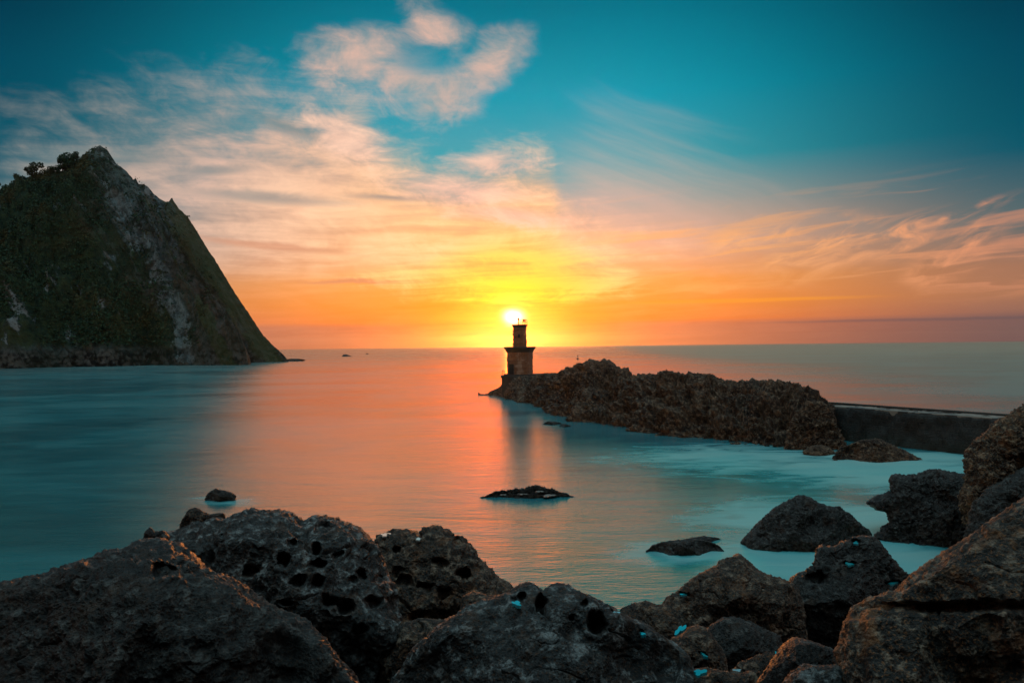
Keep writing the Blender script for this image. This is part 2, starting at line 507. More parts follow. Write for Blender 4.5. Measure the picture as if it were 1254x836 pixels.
M_WARMLIT = rock_mat('warm_lit_rock', (0.016, 0.012, 0.010), (0.100, 0.068, 0.046), (0.40, 0.27, 0.17), (0.34, 0.14, 0.05), sc=0.7, wet=0.6, bdist=0.18, rustk=0.5)  # warm light on the upright rock is put into its tan tones
M_GREYTAN = rock_mat('grey_and_tan_rock', (0.011, 0.010, 0.009), (0.066, 0.052, 0.042), (0.32, 0.235, 0.17), (0.26, 0.105, 0.038), wet=0.5, rustk=0.6)  # tan patches carry the boulder's warm edge light in the colour

# sea: smoothed by a long exposure
M_SEA, q, b = mat('sea_water')
p = pos(q); X, Y, Z = q.sep(p)
lw = q.noise(q.vec(X * 0.012, Y * 0.02, 0.0), 1.0, 5, 0.6, 0.7)
st = q.noise(q.vec(X * 0.16 + lw * 2, Y * 0.5, 0.0), 1.0, 5, 0.6, 0.4)
fi = q.noise(q.vec(X * 1.1, Y * 3.0, 0.0), 1.0, 4, 0.62)


fw2 = q.noise(q.vec(X * 0.05 + lw, Y * 0.09, 2.0), 1.0, 5, 0.62, 0.8)


def near(px, py, rw, rd):
    w = sea(float(px), float(py)); a = (X - float(w[0])) / rw; c = (Y - float(w[1])) / rd
    return (1.0 - (a * a + c * c).sqrt()).max(0.0)


foam = near(1090, 575, 16, 17).max(near(1000, 640, 9, 10)).max(near(900, 560, 15, 14) * 0.8).max(near(1120, 690, 6, 9)).max(near(960, 690, 5, 6)) \
    .max(near(1060, 640, 9, 8)).max(near(845, 676, 6, 3.5) * 0.8).max(near(985, 668, 8, 5) * 0.9).max(near(272, 613, 4, 3) * 0.5).max(near(1075, 566, 8, 5)).max(near(1150, 560, 9, 6))
fw = q.noise(q.vec(X * 0.22 + st * 1.4, Y * 0.42 + lw * 3, 0.0), 1.0, 6, 0.62, 0.9)
ruffle_tint = ((X - Y * 0.12) / 100.0 + (lw - 0.5) * 0.3).sstep(0.05, 1.2)     # open right side: rougher water, and mask for the painted sky tint
fm = (foam * 1.5 + (fw - 0.5) * 2.2).sstep(0.05, 1.05) * foam.sstep(0.0, 0.15)
base = q.mix((lw * 0.7 + fw2 * 0.3 - 0.5).sstep(-0.10, 0.10), (0.0, 0.165, 0.220), (0.0, 0.310, 0.390))
base = q.mix((st - 0.5).sstep(-0.05, 0.25) * 0.4, base, (0.0, 0.33, 0.40))
base = q.mix(ruffle_tint * 0.5, base, (0.0, 0.36, 0.44))  # teal of the reflected upper sky painted into the base colour
base = q.mix(fm * 0.95, base, (0.03, 0.82, 0.95))
q.link(base, b.inputs['Base Color'])
calm = (Y / 100.0).sstep(1.5, 10.0)     # the open sea lies calmer than the broken water by the shore
q.link((st * 0.35 + lw * 0.25 + fw2 * 0.4).lin(0.36, 0.64, 0.12, 0.24) * (1.0 + calm * 0.5) + ruffle_tint * 0.16 + fm * 0.2, b.inputs['Roughness'])
b.inputs['IOR'].default_value = 9.0
b.inputs['Specular Tint'].default_value = (1.0, 0.54, 0.26, 1)
bump(q, b, (st * 0.6 + fi * 0.22 + lw * 1.5) * (1.0 - calm * 0.9), 0.19, 0.6)

M_POOL, q, b = mat('still_pool_water')  # teal base colour stands in for reflected sky
b.inputs['Base Color'].default_value = (0.01, 0.30, 0.35, 1); b.inputs['Roughness'].default_value = 0.03
b.inputs['IOR'].default_value = 3.5
M_PUDDLE, q, b = mat('pale_puddle_water')  # pale sky reflection put into the base colour
q.link(q.mix(q.noise(pos(q), 3.0, 3, 0.5), (0.30, 0.27, 0.25), (0.55, 0.50, 0.47)), b.inputs['Base Color']); b.inputs['Roughness'].default_value = 0.05
b.inputs['IOR'].default_value = 6.0

# headland: rock under scrub
M_CLIFF, q, b = mat('headland_rock_and_scrub')
p = pos(q); X, Y, Z = q.sep(p)
nrm = S(q.nt, q.new('ShaderNodeNewGeometry').outputs['Normal'])
nx_, ny_, nz_ = q.sep(nrm)
strata = q.noise(q.vec((X + Z * 0.62) * 0.11, Y * 0.05, (Z - X * 0.4) * 0.012), 1.0, 6, 0.65, 0.5)
big = q.noise(p, 0.020, 5, 0.6)
fine = q.noise(p, 0.18, 6, 0.7)
veg = q.mix(fine.sstep(0.35, 0.65), (0.010, 0.028, 0.020), (0.034, 0.060, 0.028))
veg = q.mix((big - 0.5).sstep(0.0, 0.15) * 0.5, veg, (0.060, 0.060, 0.024))
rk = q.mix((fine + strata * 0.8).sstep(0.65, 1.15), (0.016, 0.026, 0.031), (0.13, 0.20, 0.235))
rk = q.mix((strata - 0.5).sstep(0.03, 0.09) * 0.75, rk, (0.13, 0.09, 0.066))
rk = q.mix((strata - 0.5).sstep(-0.03, -0.09) * 0.8, rk, (0.012, 0.015, 0.015))
rk = q.mix((X / 100.0).sstep(-2.75, -2.3) * 0.6, rk, q.mix(fine.sstep(0.35, 0.65), (0.03, 0.024, 0.016), (0.085, 0.058, 0.034)))  # right face: warm sun and haze tint painted into the rock colour
sp = at(np.array(110.0), np.array(180.0), np.array(640.0))
# bare rock: on the spur running down from the summit, along the waterline, and in scattered slabs
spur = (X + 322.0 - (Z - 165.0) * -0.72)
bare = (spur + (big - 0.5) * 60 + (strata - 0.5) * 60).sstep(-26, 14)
bare = bare.max((Z + (fine - 0.5) * 14).sstep(17, 9))
slab = q.noise(q.vec((X + Z * 0.62) * 0.085, Y * 0.03, (Z - X * 0.4) * 0.03), 1.0, 5, 0.55, 0.2) + (fine - 0.5) * 0.10
bare = bare.max((slab - 0.5).sstep(0.10, 0.14) * 0.9)
bare = bare * ((fine - 0.5) * 2.2 + (big - 0.5) * 1.5 + 0.74).clamp()
bv = q.voro(q.vop('ADD', q.mapping(p, (1, .5, 1.3)), q.scale(q.noise(p, .1, 3, out='Color'), 6.0)), 0.28, rnd=1.0)
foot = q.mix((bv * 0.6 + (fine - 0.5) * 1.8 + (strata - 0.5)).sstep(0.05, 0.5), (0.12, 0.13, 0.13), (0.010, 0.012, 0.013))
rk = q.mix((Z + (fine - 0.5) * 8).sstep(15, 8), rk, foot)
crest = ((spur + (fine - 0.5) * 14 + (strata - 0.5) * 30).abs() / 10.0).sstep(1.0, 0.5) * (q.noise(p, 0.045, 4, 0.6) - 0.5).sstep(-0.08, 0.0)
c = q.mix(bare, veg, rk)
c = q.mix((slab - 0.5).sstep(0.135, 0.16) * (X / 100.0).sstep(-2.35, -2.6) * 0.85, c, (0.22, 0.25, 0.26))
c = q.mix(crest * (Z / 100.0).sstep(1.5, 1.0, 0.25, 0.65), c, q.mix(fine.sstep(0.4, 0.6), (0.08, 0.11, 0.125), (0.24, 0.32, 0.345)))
gl = ((spur - 24.0 + (fine - 0.5) * 10) / 7.0).abs().sstep(1.0, 0.6)
c = q.mix(gl * 0.6, c, (0.045, 0.070, 0.026))
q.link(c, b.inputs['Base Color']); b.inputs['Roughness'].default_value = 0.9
b.inputs['Specular IOR Level'].default_value = 0.15
bump(q, b, fine + strata * 1.2 + q.noise(p, 0.7, 4, 0.65) * 0.3, 1.0, 5.0)

M_SCRUB, q, b = mat('scrub_leaves')
oi = q.noise(pos(q), 0.35, 3, 0.6); ob = q.noise(pos(q), 0.03, 4, 0.6)
lc = q.mix(oi.sstep(0.35, 0.65), (0.009, 0.034, 0.026), (0.036, 0.082, 0.042))
q.link(q.mix((ob - 0.5).sstep(0.0, 0.14) * 0.6, lc, (0.085, 0.068, 0.024)), b.inputs['Base Color'])
b.inputs['Roughness'].default_value = 0.8; b.inputs['Specular IOR Level'].default_value = 0.2
M_BARK, q, b = mat('tree_bark')
q.link(q.mix(q.noise(pos(q), 3.0, 4, 0.6), (0.02, 0.016, 0.012), (0.06, 0.048, 0.036)), b.inputs['Base Color'])
b.inputs['Roughness'].default_value = 0.9

M_MASON, q, b = mat('weathered_lighthouse_masonry')
p = objco(q)
bt = q.new('ShaderNodeTexBrick'); q.link(q.mapping(p, (1, 1, 1), (math.pi / 2, 0, 0)), bt.inputs['Vector'])
bt.inputs['Scale'].default_value = 1.6; bt.inputs['Mortar Size'].default_value = 0.02
bt.inputs['Color1'].default_value = (0.26, 0.10, 0.038, 1); bt.inputs['Color2'].default_value = (0.17, 0.065, 0.028, 1)  # brick orange includes the haze glow around the sun
bt.inputs['Mortar'].default_value = (0.20, 0.12, 0.08, 1)
peel = q.noise(p, 0.9, 6, 0.65, 0.5)
ox, oy, oz = q.sep(p)
Z_face = oz.sstep(4.8, 6.0) * -0.3 + (ox - 0.4).abs().sstep(0.3, 1.3) * -0.16 + 0.08
c = q.mix((peel - 0.5 + Z_face).sstep(-0.02, 0.10), S(q.nt, bt.outputs[0]), (0.33, 0.20, 0.13))
c = q.mix((q.noise(q.mapping(p, (3, 3, 0.35)), 1.0, 5, 0.6) - 0.5).sstep(0.0, 0.2) * 0.6, c, (0.16, 0.11, 0.08))
q.link(c, b.inputs['Base Color']); b.inputs['Roughness'].default_value = 0.85
bump(q, b, peel + S(q.nt, bt.outputs[1]) * -0.2, 0.8, 0.08)

M_STONE, q, b = mat('old_concrete')
p = pos(q)
c = q.mix(q.noise(p, 0.8, 6, 0.65), (0.022, 0.021, 0.020), (0.075, 0.066, 0.058))
c = q.mix((q.noise(q.mapping(p, (1.5, 1.5, 0.25)), 1.0, 5, 0.6) - 0.5).sstep(0.0, 0.2) * 0.5, c, (0.03, 0.035, 0.03))
q.link(c, b.inputs['Base Color']); b.inputs['Roughness'].default_value = 0.85
bump(q, b, q.noise(p, 2.5, 6, 0.65), 0.8, 0.12)

M_WALL, q, b = mat('tidal_blockwork')
p = pos(q); X, Y, Z = q.sep(p)
bt = q.new('ShaderNodeTexBrick'); q.link(q.vec(X * 0.7 - Y * 0.7, Z, 0.0), bt.inputs['Vector'])
bt.inputs['Scale'].default_value = 0.42; bt.inputs['Mortar Size'].default_value = 0.018; bt.inputs['Mortar Smooth'].default_value = 0.4
wn = q.noise(p, 1.1, 6, 0.7); wf = q.noise(p, 6.0, 4, 0.65)
c = q.mix(wn.sstep(0.35, 0.7), (0.005, 0.005, 0.005), (0.022, 0.018, 0.015))
c = q.mix((wf - 0.5).sstep(0.05, 0.2) * 0.6, c, (0.055, 0.026, 0.012))
c = q.mix((Z + (wn - 0.5) * 2.0).sstep(1.5, 0.3) * 0.8, c, (0.010, 0.016, 0.012))
c = q.mix(S(q.nt, bt.outputs[1]) * 0.6, c, (0.006, 0.006, 0.006))
q.link(c, b.inputs['Base Color']); b.inputs['Roughness'].default_value = 0.7
bump(q, b, wn + wf * 0.5 + S(q.nt, bt.outputs[1]) * -0.5, 1.0, 0.25)

M_WALK, q, b = mat('wet_walkway')
p = pos(q)
pu = (q.noise(p, 0.75, 4, 0.6, 0.4) - 0.5).sstep(-0.03, 0.03)
q.link(q.mix(pu, (0.22, 0.19, 0.16), (0.06, 0.055, 0.05)), b.inputs['Base Color'])
q.link(pu.lin(0, 1, 0.75, 0.04), b.inputs['Roughness'])

M_IRON, q, b = mat('rusted_iron')
q.link(q.mix(q.noise(pos(q), 9.0, 4, 0.6), (0.015, 0.014, 0.014), (0.06, 0.03, 0.018)), b.inputs['Base Color'])
b.inputs['Roughness'].default_value = 0.7; b.inputs['Metallic'].default_value = 0.3
M_DARK, q, b = mat('dark_hull_paint')
q.link(q.mix(q.noise(pos(q), 2.0, 3, 0.6), (0.012, 0.014, 0.02), (0.03, 0.03, 0.035)), b.inputs['Base Color'])
M_INSET, q, b = mat('dark_inset')
q.link(q.mix(q.noise(pos(q), 2.0, 3, 0.6), (0.008, 0.007, 0.006), (0.02, 0.017, 0.015)), b.inputs['Base Color'])
M_GLASS, q, b = mat('lantern_glass')
b.inputs['Transmission Weight'].default_value = 1.0; b.inputs['Roughness'].default_value = 0.05; b.inputs['IOR'].default_value = 1.1

# ------------------------------------------------------------------ the sea
# one sheet to the horizon: a fine middle and large outer rings
rad = np.concatenate([[0.0], np.geomspace(6, 14000, 70)])
ang = np.linspace(0, 2 * math.pi, 96, endpoint=False)
V = np.stack([rad[:, None] * np.cos(ang)[None], rad[:, None] * np.sin(ang)[None], np.zeros((71, 96))], -1).reshape(-1, 3)
tag(link('sea', raw_mesh('sea', V, grid_quads(71, 96, True)[96:], np.stack([np.zeros(96, int), 96 + np.arange(96), 96 + (np.arange(96) + 1) % 96], -1), M_SEA)), kind='structure')

# ------------------------------------------------------------------ headland
RIDGE = [(-420, 330, 640), (-250, 295, 650), (-90, 258, 650), (0, 238, 650), (32, 222, 650), (75, 208, 648), (98, 196, 645), (114, 184, 642), (121, 180, 640),
         (131, 184, 640), (142, 200, 640), (157, 212, 640), (164, 222, 642), (166, 218, 642), (169, 226, 643), (180, 229, 643), (188, 240, 643), (200, 249, 642), (207, 250, 641), (210, 244, 640), (215, 252, 640), (229, 265, 638), (243, 287, 636), (262, 318, 632), (290, 363, 626), (320, 408, 619), (338, 430, 615), (352, 442, 610)]
SPUR = [(121, 180, 640), (150, 235, 618), (178, 285, 598), (205, 335, 575), (240, 392, 548), (266, 425, 530), (290, 446, 514)]


def P3(l): return np.array([at(np.array(float(a)), np.array(float(b_)), np.array(float(c_))) for a, b_, c_ in l])


def tent(xy, line, sf, sb):
    best = np.full(len(xy), -1e9)
    for a, c in zip(line[:-1], line[1:]):
        k_ = np.array([2.5, 1.0])
        ab = (c[:2] - a[:2]) * k_; t = np.clip((((xy - a[:2]) * k_) @ ab) / (ab @ ab + 1e-9), 0, 1)
        q_ = a[:2] * k_ + t[:, None] * ab; z = a[2] + t * (c[2] - a[2])
        dv = xy * k_ - q_; d = np.linalg.norm(dv, axis=1)
        s = np.where(dv[:, 1] < 0, sf, sb)
        best = np.maximum(best, z - s * d)
    return best


gx = np.arange(-780, -160, 1.15); gy = np.concatenate([np.arange(470, 665, 1.0), np.arange(665, 820, 4.0)])
GX, GY = np.meshgrid(gx, gy)
xy = np.stack([GX.ravel(), GY.ravel()], -1)
rl, sl = P3(RIDGE), P3(SPUR)
wob = np.stack([fbm(np.c_[xy * 0.02, np.zeros(len(xy))], 3, seed=1), fbm(np.c_[xy * 0.02, np.ones(len(xy)) * 5], 3, seed=2)], -1)
h1 = tent(xy, rl, 1.06, 1.3)
h2 = tent(xy + wob * 3, sl, 1.75, 1.2)
k = 6.0
hh = np.maximum(h1, h2) + k * 0.2 * np.exp(-np.abs(h1 - h2) / k)
p3 = np.c_[xy * 1.0, hh]
rl0 = rl.copy(); rl0[:, 2] = 0
dr = np.clip((-tent(xy, rl0, 1.0, 1.0) - 2.0) / 28.0, 0.11, 1.0)       # the crest keeps its traced line
gul = fbm(np.c_[(xy[:, 0] + hh * 0.62) * 0.04, xy[:, 1] * 0.012, hh * 0.006], 4, 0.55, True, 3)
gul2 = fbm(np.c_[(xy[:, 0] + hh * 0.62) * 0.11, xy[:, 1] * 0.03, hh * 0.018], 4, 0.6, True, 13)
rav = fbm(np.c_[xy * 0.013, hh * 0.004], 3, 0.5, True, 14)
hh = hh + dr * (gul * 10.0 - 6.0) + dr * (gul2 * 4.0 - 2.2) + dr * (rav * 12 - 8) + dr * fbm(p3 * 0.05, 5, 0.55, seed=4) * 6.0 + np.clip(dr, .3, 1) * fbm(p3 * 0.25, 3, 0.6, seed=5) * 1.4
# wave-cut cliff foot
fo = tent(xy, rl, 1.06, 1.3)
hh = np.where(hh < 9, hh - np.clip(9 - hh, 0, 9) * 0.9 * np.clip((-205 - xy[:, 0]) / 50, 0, 1), hh)
zz = np.maximum(hh, -6.0)
Vc = np.c_[xy, zz]
tag(link('headland', raw_mesh('headland', Vc, grid_quads(len(gy), len(gx)), None, M_CLIFF)), kind='structure')
Zc = zz.reshape(GX.shape)


def cliff_z(x, y):
    i = int(np.clip(np.searchsorted(gx, x), 1, len(gx) - 1)); j = int(np.clip(np.searchsorted(gy, y), 1, len(gy) - 1))
    return float(Zc[j, i])


# scrub over the green slope: uncountable bushes, one object
rs = np.random.RandomState(5)
cand = np.c_[rs.uniform(-490, -205, 60000), rs.uniform(500, 652, 60000)]
bn = fbm(np.c_[cand * 0.035, np.zeros(len(cand))], 4, .6, seed=9)
sites = []
for (x, y), bnn in zip(cand, bn):
    z = cliff_z(x, y)
    if z < 13: continue
    spur_v = x + 322 + 0.72 * (z - 165)
    keep = 1.0 / (1.0 + math.exp((spur_v + 10 - bnn * 26) / 9.0))
    keep = max(keep, .3 if bnn > .08 else .02)
    if rs.rand() > keep or bnn < -.45: continue
    sites.append((x, y, z, rs.uniform(.5, 1.5) * (1.35 if bnn > .12 else .9)))
    if len(sites) > 26000: break
st_ = np.array(sites); nl = 7
ctr = np.repeat(st_, nl, 0)
off = rs.normal(size=(len(ctr), 3)) * np.array([.55, .55, .4])
pc = ctr[:, :3] + off * ctr[:, 3:4] + np.array([0, 0, .35]) * ctr[:, 3:4]
a_ = rs.normal(size=pc.shape); a_ /= np.linalg.norm(a_, axis=1)[:, None]
b_ = np.cross(a_, rs.normal(size=pc.shape)); b_ /= np.linalg.norm(b_, axis=1)[:, None]
sz_ = rs.uniform(.3, .75, (len(pc), 1)) * ctr[:, 3:4] ** .5
V = np.stack([pc - a_ * sz_, pc + b_ * sz_ * .7, pc + a_ * sz_, pc - b_ * sz_ * .7], 1).reshape(-1, 3)
tag(link('scrub', raw_mesh('scrub', V, np.arange(len(V)).reshape(-1, 4), None, M_SCRUB, False)), kind='stuff')


def leaf_cloud(n, centres, R, size, rng):
    V = []; Q = []
    for i in range(n):
        c = centres[rng.randint(len(centres))]
        d = rng.normal(size=3); d /= np.linalg.norm(d)
        p = np.array(c[:3]) + d * c[3] * rng.uniform(.3, 1.0) ** .6 * np.array([1, 1, .8])
        a = rng.normal(size=3); a /= np.linalg.norm(a); b_ = np.cross(a, rng.normal(size=3)); b_ /= np.linalg.norm(b_)
        s = size * rng.uniform(.6, 1.4)
        V += [p - a * s, p + b_ * s * .6, p + a * s, p - b_ * s * .6]; Q.append((4 * i, 4 * i + 1, 4 * i + 2, 4 * i + 3))
    return np.array(V), np.array(Q)


def ridge_tree(px, py_base, Y, h, seed, label, wide=1.0):
    rng = np.random.RandomState(seed)
    h = h * 1.4
    w = at(np.array(float(px)), np.array(float(py_base)), np.array(float(Y)))
    z = min(cliff_z(w[0], w[1]), w[2] - 2.0) - 2.5
    t = empty('tree', (w[0], w[1], min(z, w[2]) - 0.5)); tag(t, label, 'tree', 'trees on the headland crest')
    m = MB(); top = (rng.normal() * .4, rng.normal() * .4, h * .72)
    m.tube([(0, 0, -1), (top[0] * .4, top[1] * .4, h * .3), (top[0], top[1], h * .72)], [h * .045, h * .032, h * .015], 7)
    cs = []
    for k in range(11):
        a = rng.uniform(0, 6.28); rr = h * rng.uniform(.12, .34) * wide; zz_ = h * rng.uniform(.28, .92)
        tip = (math.cos(a) * rr, math.sin(a) * rr, zz_)
        m.tube([(top[0] * .5, top[1] * .5, h * rng.uniform(.3, .5)), tip], [h * .02, h * .008], 5)
        cs.append((*tip, h * rng.uniform(.13, .22)))
    m.build('trunk', M_BARK, t)
    V, Q = leaf_cloud(1700, cs, 1, h * .04, rng)
    link('crown', raw_mesh('crown', V, Q, None, M_SCRUB, False), t)
    return t


TREES = [(9, 237, 651, 6, 'small bush tree tucked between the two trees nearest the left edge of the view', 1.5),
         (36, 221, 650, 6, 'squat tree leaning at the left foot of the highest sticking-up tree', 1.5),
         (51, 216, 649, 8, 'mid-sized tree close on the right of the highest sticking-up tree', 1.3),
         (69, 211, 648, 7, 'rounded bush tree just before the leafy clump begins', 1.5),
         (81, 207, 644, 7, 'low tree filling the front of the leafy clump under the summit', 1.5),
         (3, 240, 650, 12, 'dark tree on the headland crest cut by the left edge of the view', 1.0),
         (17, 232, 650, 8, 'low dark bush tree between the leftmost tree and the twin-headed trees', 1.1),
         (27, 225, 649, 10, 'rounded dark tree just left of the tallest tree on the wooded crest', 1.0),
         (43, 217, 648, 12, 'tall dark spreading tree sticking up highest from the wooded crest', 1.2),
         (60, 213, 648, 7, 'low dark tree in the dip right of the tallest crest tree', 1.2),
         (77, 208, 646, 10, 'broad dark tree left of the leafy clump under the summit', 1.1),
         (86, 203, 645, 12, 'tall dense dark tree in the clump under the rocky summit', 1.2),
         (95, 198, 644, 9, 'dark tree at the right end of the clump, closest to the summit rock', 1.0),
         (105, 191, 643, 5, 'small dark tree clinging to the ledge beside the summit rock', 1.0)]
for i, (px, py, Y, h, lab, wd) in enumerate(TREES):
    ridge_tree(px, py, Y, h, 40 + i, lab, wd)

# ------------------------------------------------------------------ boulders
ROCKV = []          # (pixel x, pixel y, points) of front faces, for seating pools


def boulder(name, label, cat, group, outline, D, thick, material, seed, amp=0.05, lean=0.35, holes=(), bumps=(), pits=0.0, pools=(),
            res=(420, 150), centre=None, freq=1.0, ridged=0.5, power=2.4, edge=1.0, facets=12):
    P = np.array(outline, float)
    c = np.array(centre if centre else (P[:, 0].mean(), P[:, 1].mean()), float)
    na, ntt = res
    th = np.linspace(0, 2 * math.pi, na, endpoint=False)
    dirs = np.stack([np.cos(th), np.sin(th)], -1)
    R = np.zeros(na)
    A = P - c; B = np.roll(P, -1, 0) - c
    for a, b_ in zip(A, B):
        e = b_ - a
        den = dirs[:, 0] * e[1] - dirs[:, 1] * e[0]
        den = np.where(np.abs(den) < 1e-9, 1e-9, den)
        t = (a[0] * e[1] - a[1] * e[0]) / den
        u = (a[0] * dirs[:, 1] - a[1] * dirs[:, 0]) / den
        ok = (t > 0) & (u >= -1e-6) & (u <= 1 + 1e-6)
        R = np.where(ok, np.maximum(R, t), R)
    ker = np.exp(-np.arange(-6, 7) ** 2 / 8.0); ker /= ker.sum()
    Rs = np.convolve(np.concatenate([R[-6:], R, R[:6]]), ker, 'valid')
    R = 0.4 * R + 0.6 * Rs
    kw = na // 7; ker = np.hanning(2 * kw + 1); ker /= ker.sum()
    Rw = np.convolve(np.concatenate([R[-kw:], R, R[:kw]]), ker, 'valid')
    tt = np.linspace(0, 1, ntt + 1)[1:] ** 0.85
    tb = np.linspace(1, 0, ntt // 3 + 1)[1:-1]
    T = np.concatenate([tt, tb]); front = np.concatenate([np.ones(len(tt)), -np.ones(len(tb))])
    RR = Rw[None] * (1 - T[:, None] ** 2.5) + R[None] * T[:, None] ** 2.5
    PX = c[0] + dirs[None, :, 0] * RR * T[:, None]; PY = c[1] + dirs[None, :, 1] * RR * T[:, None]
    d = ray(PX, PY)
    ztop = at(np.array(c[0]), np.array(P[:, 1].min()), np.array(D))[2]
    s = (D - lean * (ztop - CAMZ)) / (d[..., 1] - lean * d[..., 2])
    prof = (1 - np.clip(T, 0, 1) ** power) ** 0.55
    size = float(np.median(R)) * D / F
    flat = C0 + d * s[..., None]
    lowf = fbm(flat.reshape(-1, 3) * (0.8 * freq / max(size, .3)), 3, 0.5, seed=seed).reshape(PX.shape)
    bul = thick * prof[:, None] * np.where(front[:, None] > 0, 1 + 0.55 * lowf, 1.0) * front[:, None]
    for (bx, by, brx, bry, bh) in bumps:
        e = ((PX - bx) / brx) ** 2 + ((PY - by) / bry) ** 2
        bul = bul + np.where(front[:, None] > 0, bh * np.exp(-e * 1.2) * np.minimum(1, (1 - T[:, None]) * 8), 0)
    # broken facets: planes shear the bulge off
    if facets:
        rngf = np.random.RandomState(seed * 3 + 1); keep_ = (1 - T[:, None] ** 5) * (front[:, None] > 0)
        uu = (PX - c[0]) / np.median(R); vv = (PY - c[1]) / np.median(R)
        lim = np.full(PX.shape, 1e9)
        for _ in range(facets):
            a0 = rngf.uniform(0, 2 * math.pi); sl = rngf.uniform(.25, 1.3); r0 = rngf.uniform(0, .75)
            gx_, gy_ = math.cos(a0) * sl, math.sin(a0) * sl
            lim = np.minimum(lim, thick * (1.0 - gx_ * (uu - r0 * math.cos(a0)) - gy_ * (vv - r0 * math.sin(a0))))
        cut = np.maximum(0, bul - lim)
        bul = bul - cut * keep_ * .85
    dn = np.linalg.norm(d, axis=-1, keepdims=True)
    Q = C0 + d * s[..., None] - d / dn * bul[..., None]
    N = grid_normals(Q, True)
    vw = (C0 - Q); flip = np.sign((N[: len(tt)] * vw[: len(tt)]).sum()) or 1.0
    N = N * flip
    q3 = Q.reshape(-1, 3)
    f0 = freq / max(size, .3)
    dis = (fbm(q3 * f0 * 2.0, 3, 0.5, seed=seed + 1) * 0.9 + ridged * (fbm(q3 * f0 * 3.0, 5, 0.55, True, seed + 2) - .6) * 0.55
           + fbm(q3 * f0 * 9, 4, 0.62, seed=seed + 3) * 0.42 - np.abs(fbm(q3 * f0 * 5, 3, 0.5, seed=seed + 9)) * .5 + fbm(q3 * f0 * 30, 2, .6, seed=seed + 10) * .16)
    # bedding cracks
    cr = fbm(q3 * f0 * np.array([1.2, 1.2, 3.2]), 3, 0.5, seed=seed + 6)
    dis = dis - 0.7 * np.exp(-(cr / 0.035) ** 2) * (fbm(q3 * f0 * 1.5, 2, seed=seed + 8) > 0.0)
    dis = dis * amp * size
    if pits:
        wv_ = worley(q3 * f0 * 4.5 + fbm(q3 * f0 * 5, 2, seed=seed + 4)[:, None] * .25, seed)
        msk = np.clip(fbm(q3 * f0 * 1.3, 2, seed=seed + 5) * 3 + .45, 0, 1)
        dis = dis - pits * size * np.clip(1 - wv_ / 0.42, 0, 1) ** 0.6 * msk
    dis = dis.reshape(PX.shape) * np.where(T[:, None] > .985, edge * .75, 1.0)
    Q = Q + N * dis[..., None]
    fr = front[:, None] > 0
    for (hx, hy, hrx, hry, hd) in holes:
        if hrx > 20 or hry > 20:            # a broad hollow, not a socket
            e = ((PX - hx) / hrx) ** 2 + ((PY - hy) / hry) ** 2
            Q = Q + np.where(fr, .9 * hd * np.exp(-e * e * .9), 0)[..., None] * (d / dn)
            continue
        hrx, hry = hrx * .88, hry * .88
        wob_ = fbm(np.c_[PX.ravel() * .10, PY.ravel() * .10, np.full(PX.size, seed)], 2, seed=seed + 7).reshape(PX.shape) * .22
        e = np.sqrt(((PX - hx) / hrx) ** 2 + ((PY - hy) / hry) ** 2) * (1 + wob_)
        w = np.clip((1.12 - e) / 0.58, 0, 1); w = w * w * (3 - 2 * w)
        rim = np.exp(-((e - 1.25) / 0.2) ** 2) * .04
        hd = hd * (.45 + .4 * ((hx * 7 + hy * 3) % 10) / 10)
        Q = Q + np.where(fr, (w * hd * (0.75 + .25 * np.sqrt(np.clip(1 - e * e, 0, 1))) - rim * hd), 0)[..., None] * (d / dn)
    pool_out = []
    for (bx, by, brx, bry, rot) in pools:
        i = np.argmin((PX[: len(tt)] - bx) ** 2 + (PY[: len(tt)] - by) ** 2)
        zp = float(Q[: len(tt)].reshape(-1, 3)[i, 2])
        ca, sa = math.cos(rot), math.sin(rot)
        ex = ((PX - bx) * ca + (PY - by) * sa) / brx; ey = ((PY - by) * ca - (PX - bx) * sa) / bry
        e = np.sqrt(ex ** 2 + ey ** 2)
        w = np.clip((1.7 - e) / 0.5, 0, 1)[..., None] * fr[..., None]
        tgt = C0 + d * ((zp - 0.05 - CAMZ) / d[..., 2:3])
        Q = Q * (1 - w) + tgt * w
        rim = np.exp(-((e - 1.62) / .22) ** 2)
        pool_out.append((bx, by, brx, bry, rot, zp))
    nr = len(T)
    cf = Q[0].mean(0); cb = Q[-1].mean(0)
    Vv = np.concatenate([Q.reshape(-1, 3), [cf, cb]])
    quads = grid_quads(nr, na, True)
    ii = np.arange(na); jj = (ii + 1) % na
    tris = np.concatenate([np.stack([np.full(na, nr * na), jj, ii], -1), np.stack([np.full(na, nr * na + 1), (nr - 1) * na + ii, (nr - 1) * na + jj], -1)])
    if flip < 0: quads = quads[:, ::-1]; tris = tris[:, ::-1]
    o = link(name, raw_mesh(name, Vv, quads, tris, material))
    tag(o, label, cat, group)
    return pool_out


POOLS = []
GF = 'boulders on the near shore'
GB = 'rocks standing in the bay'


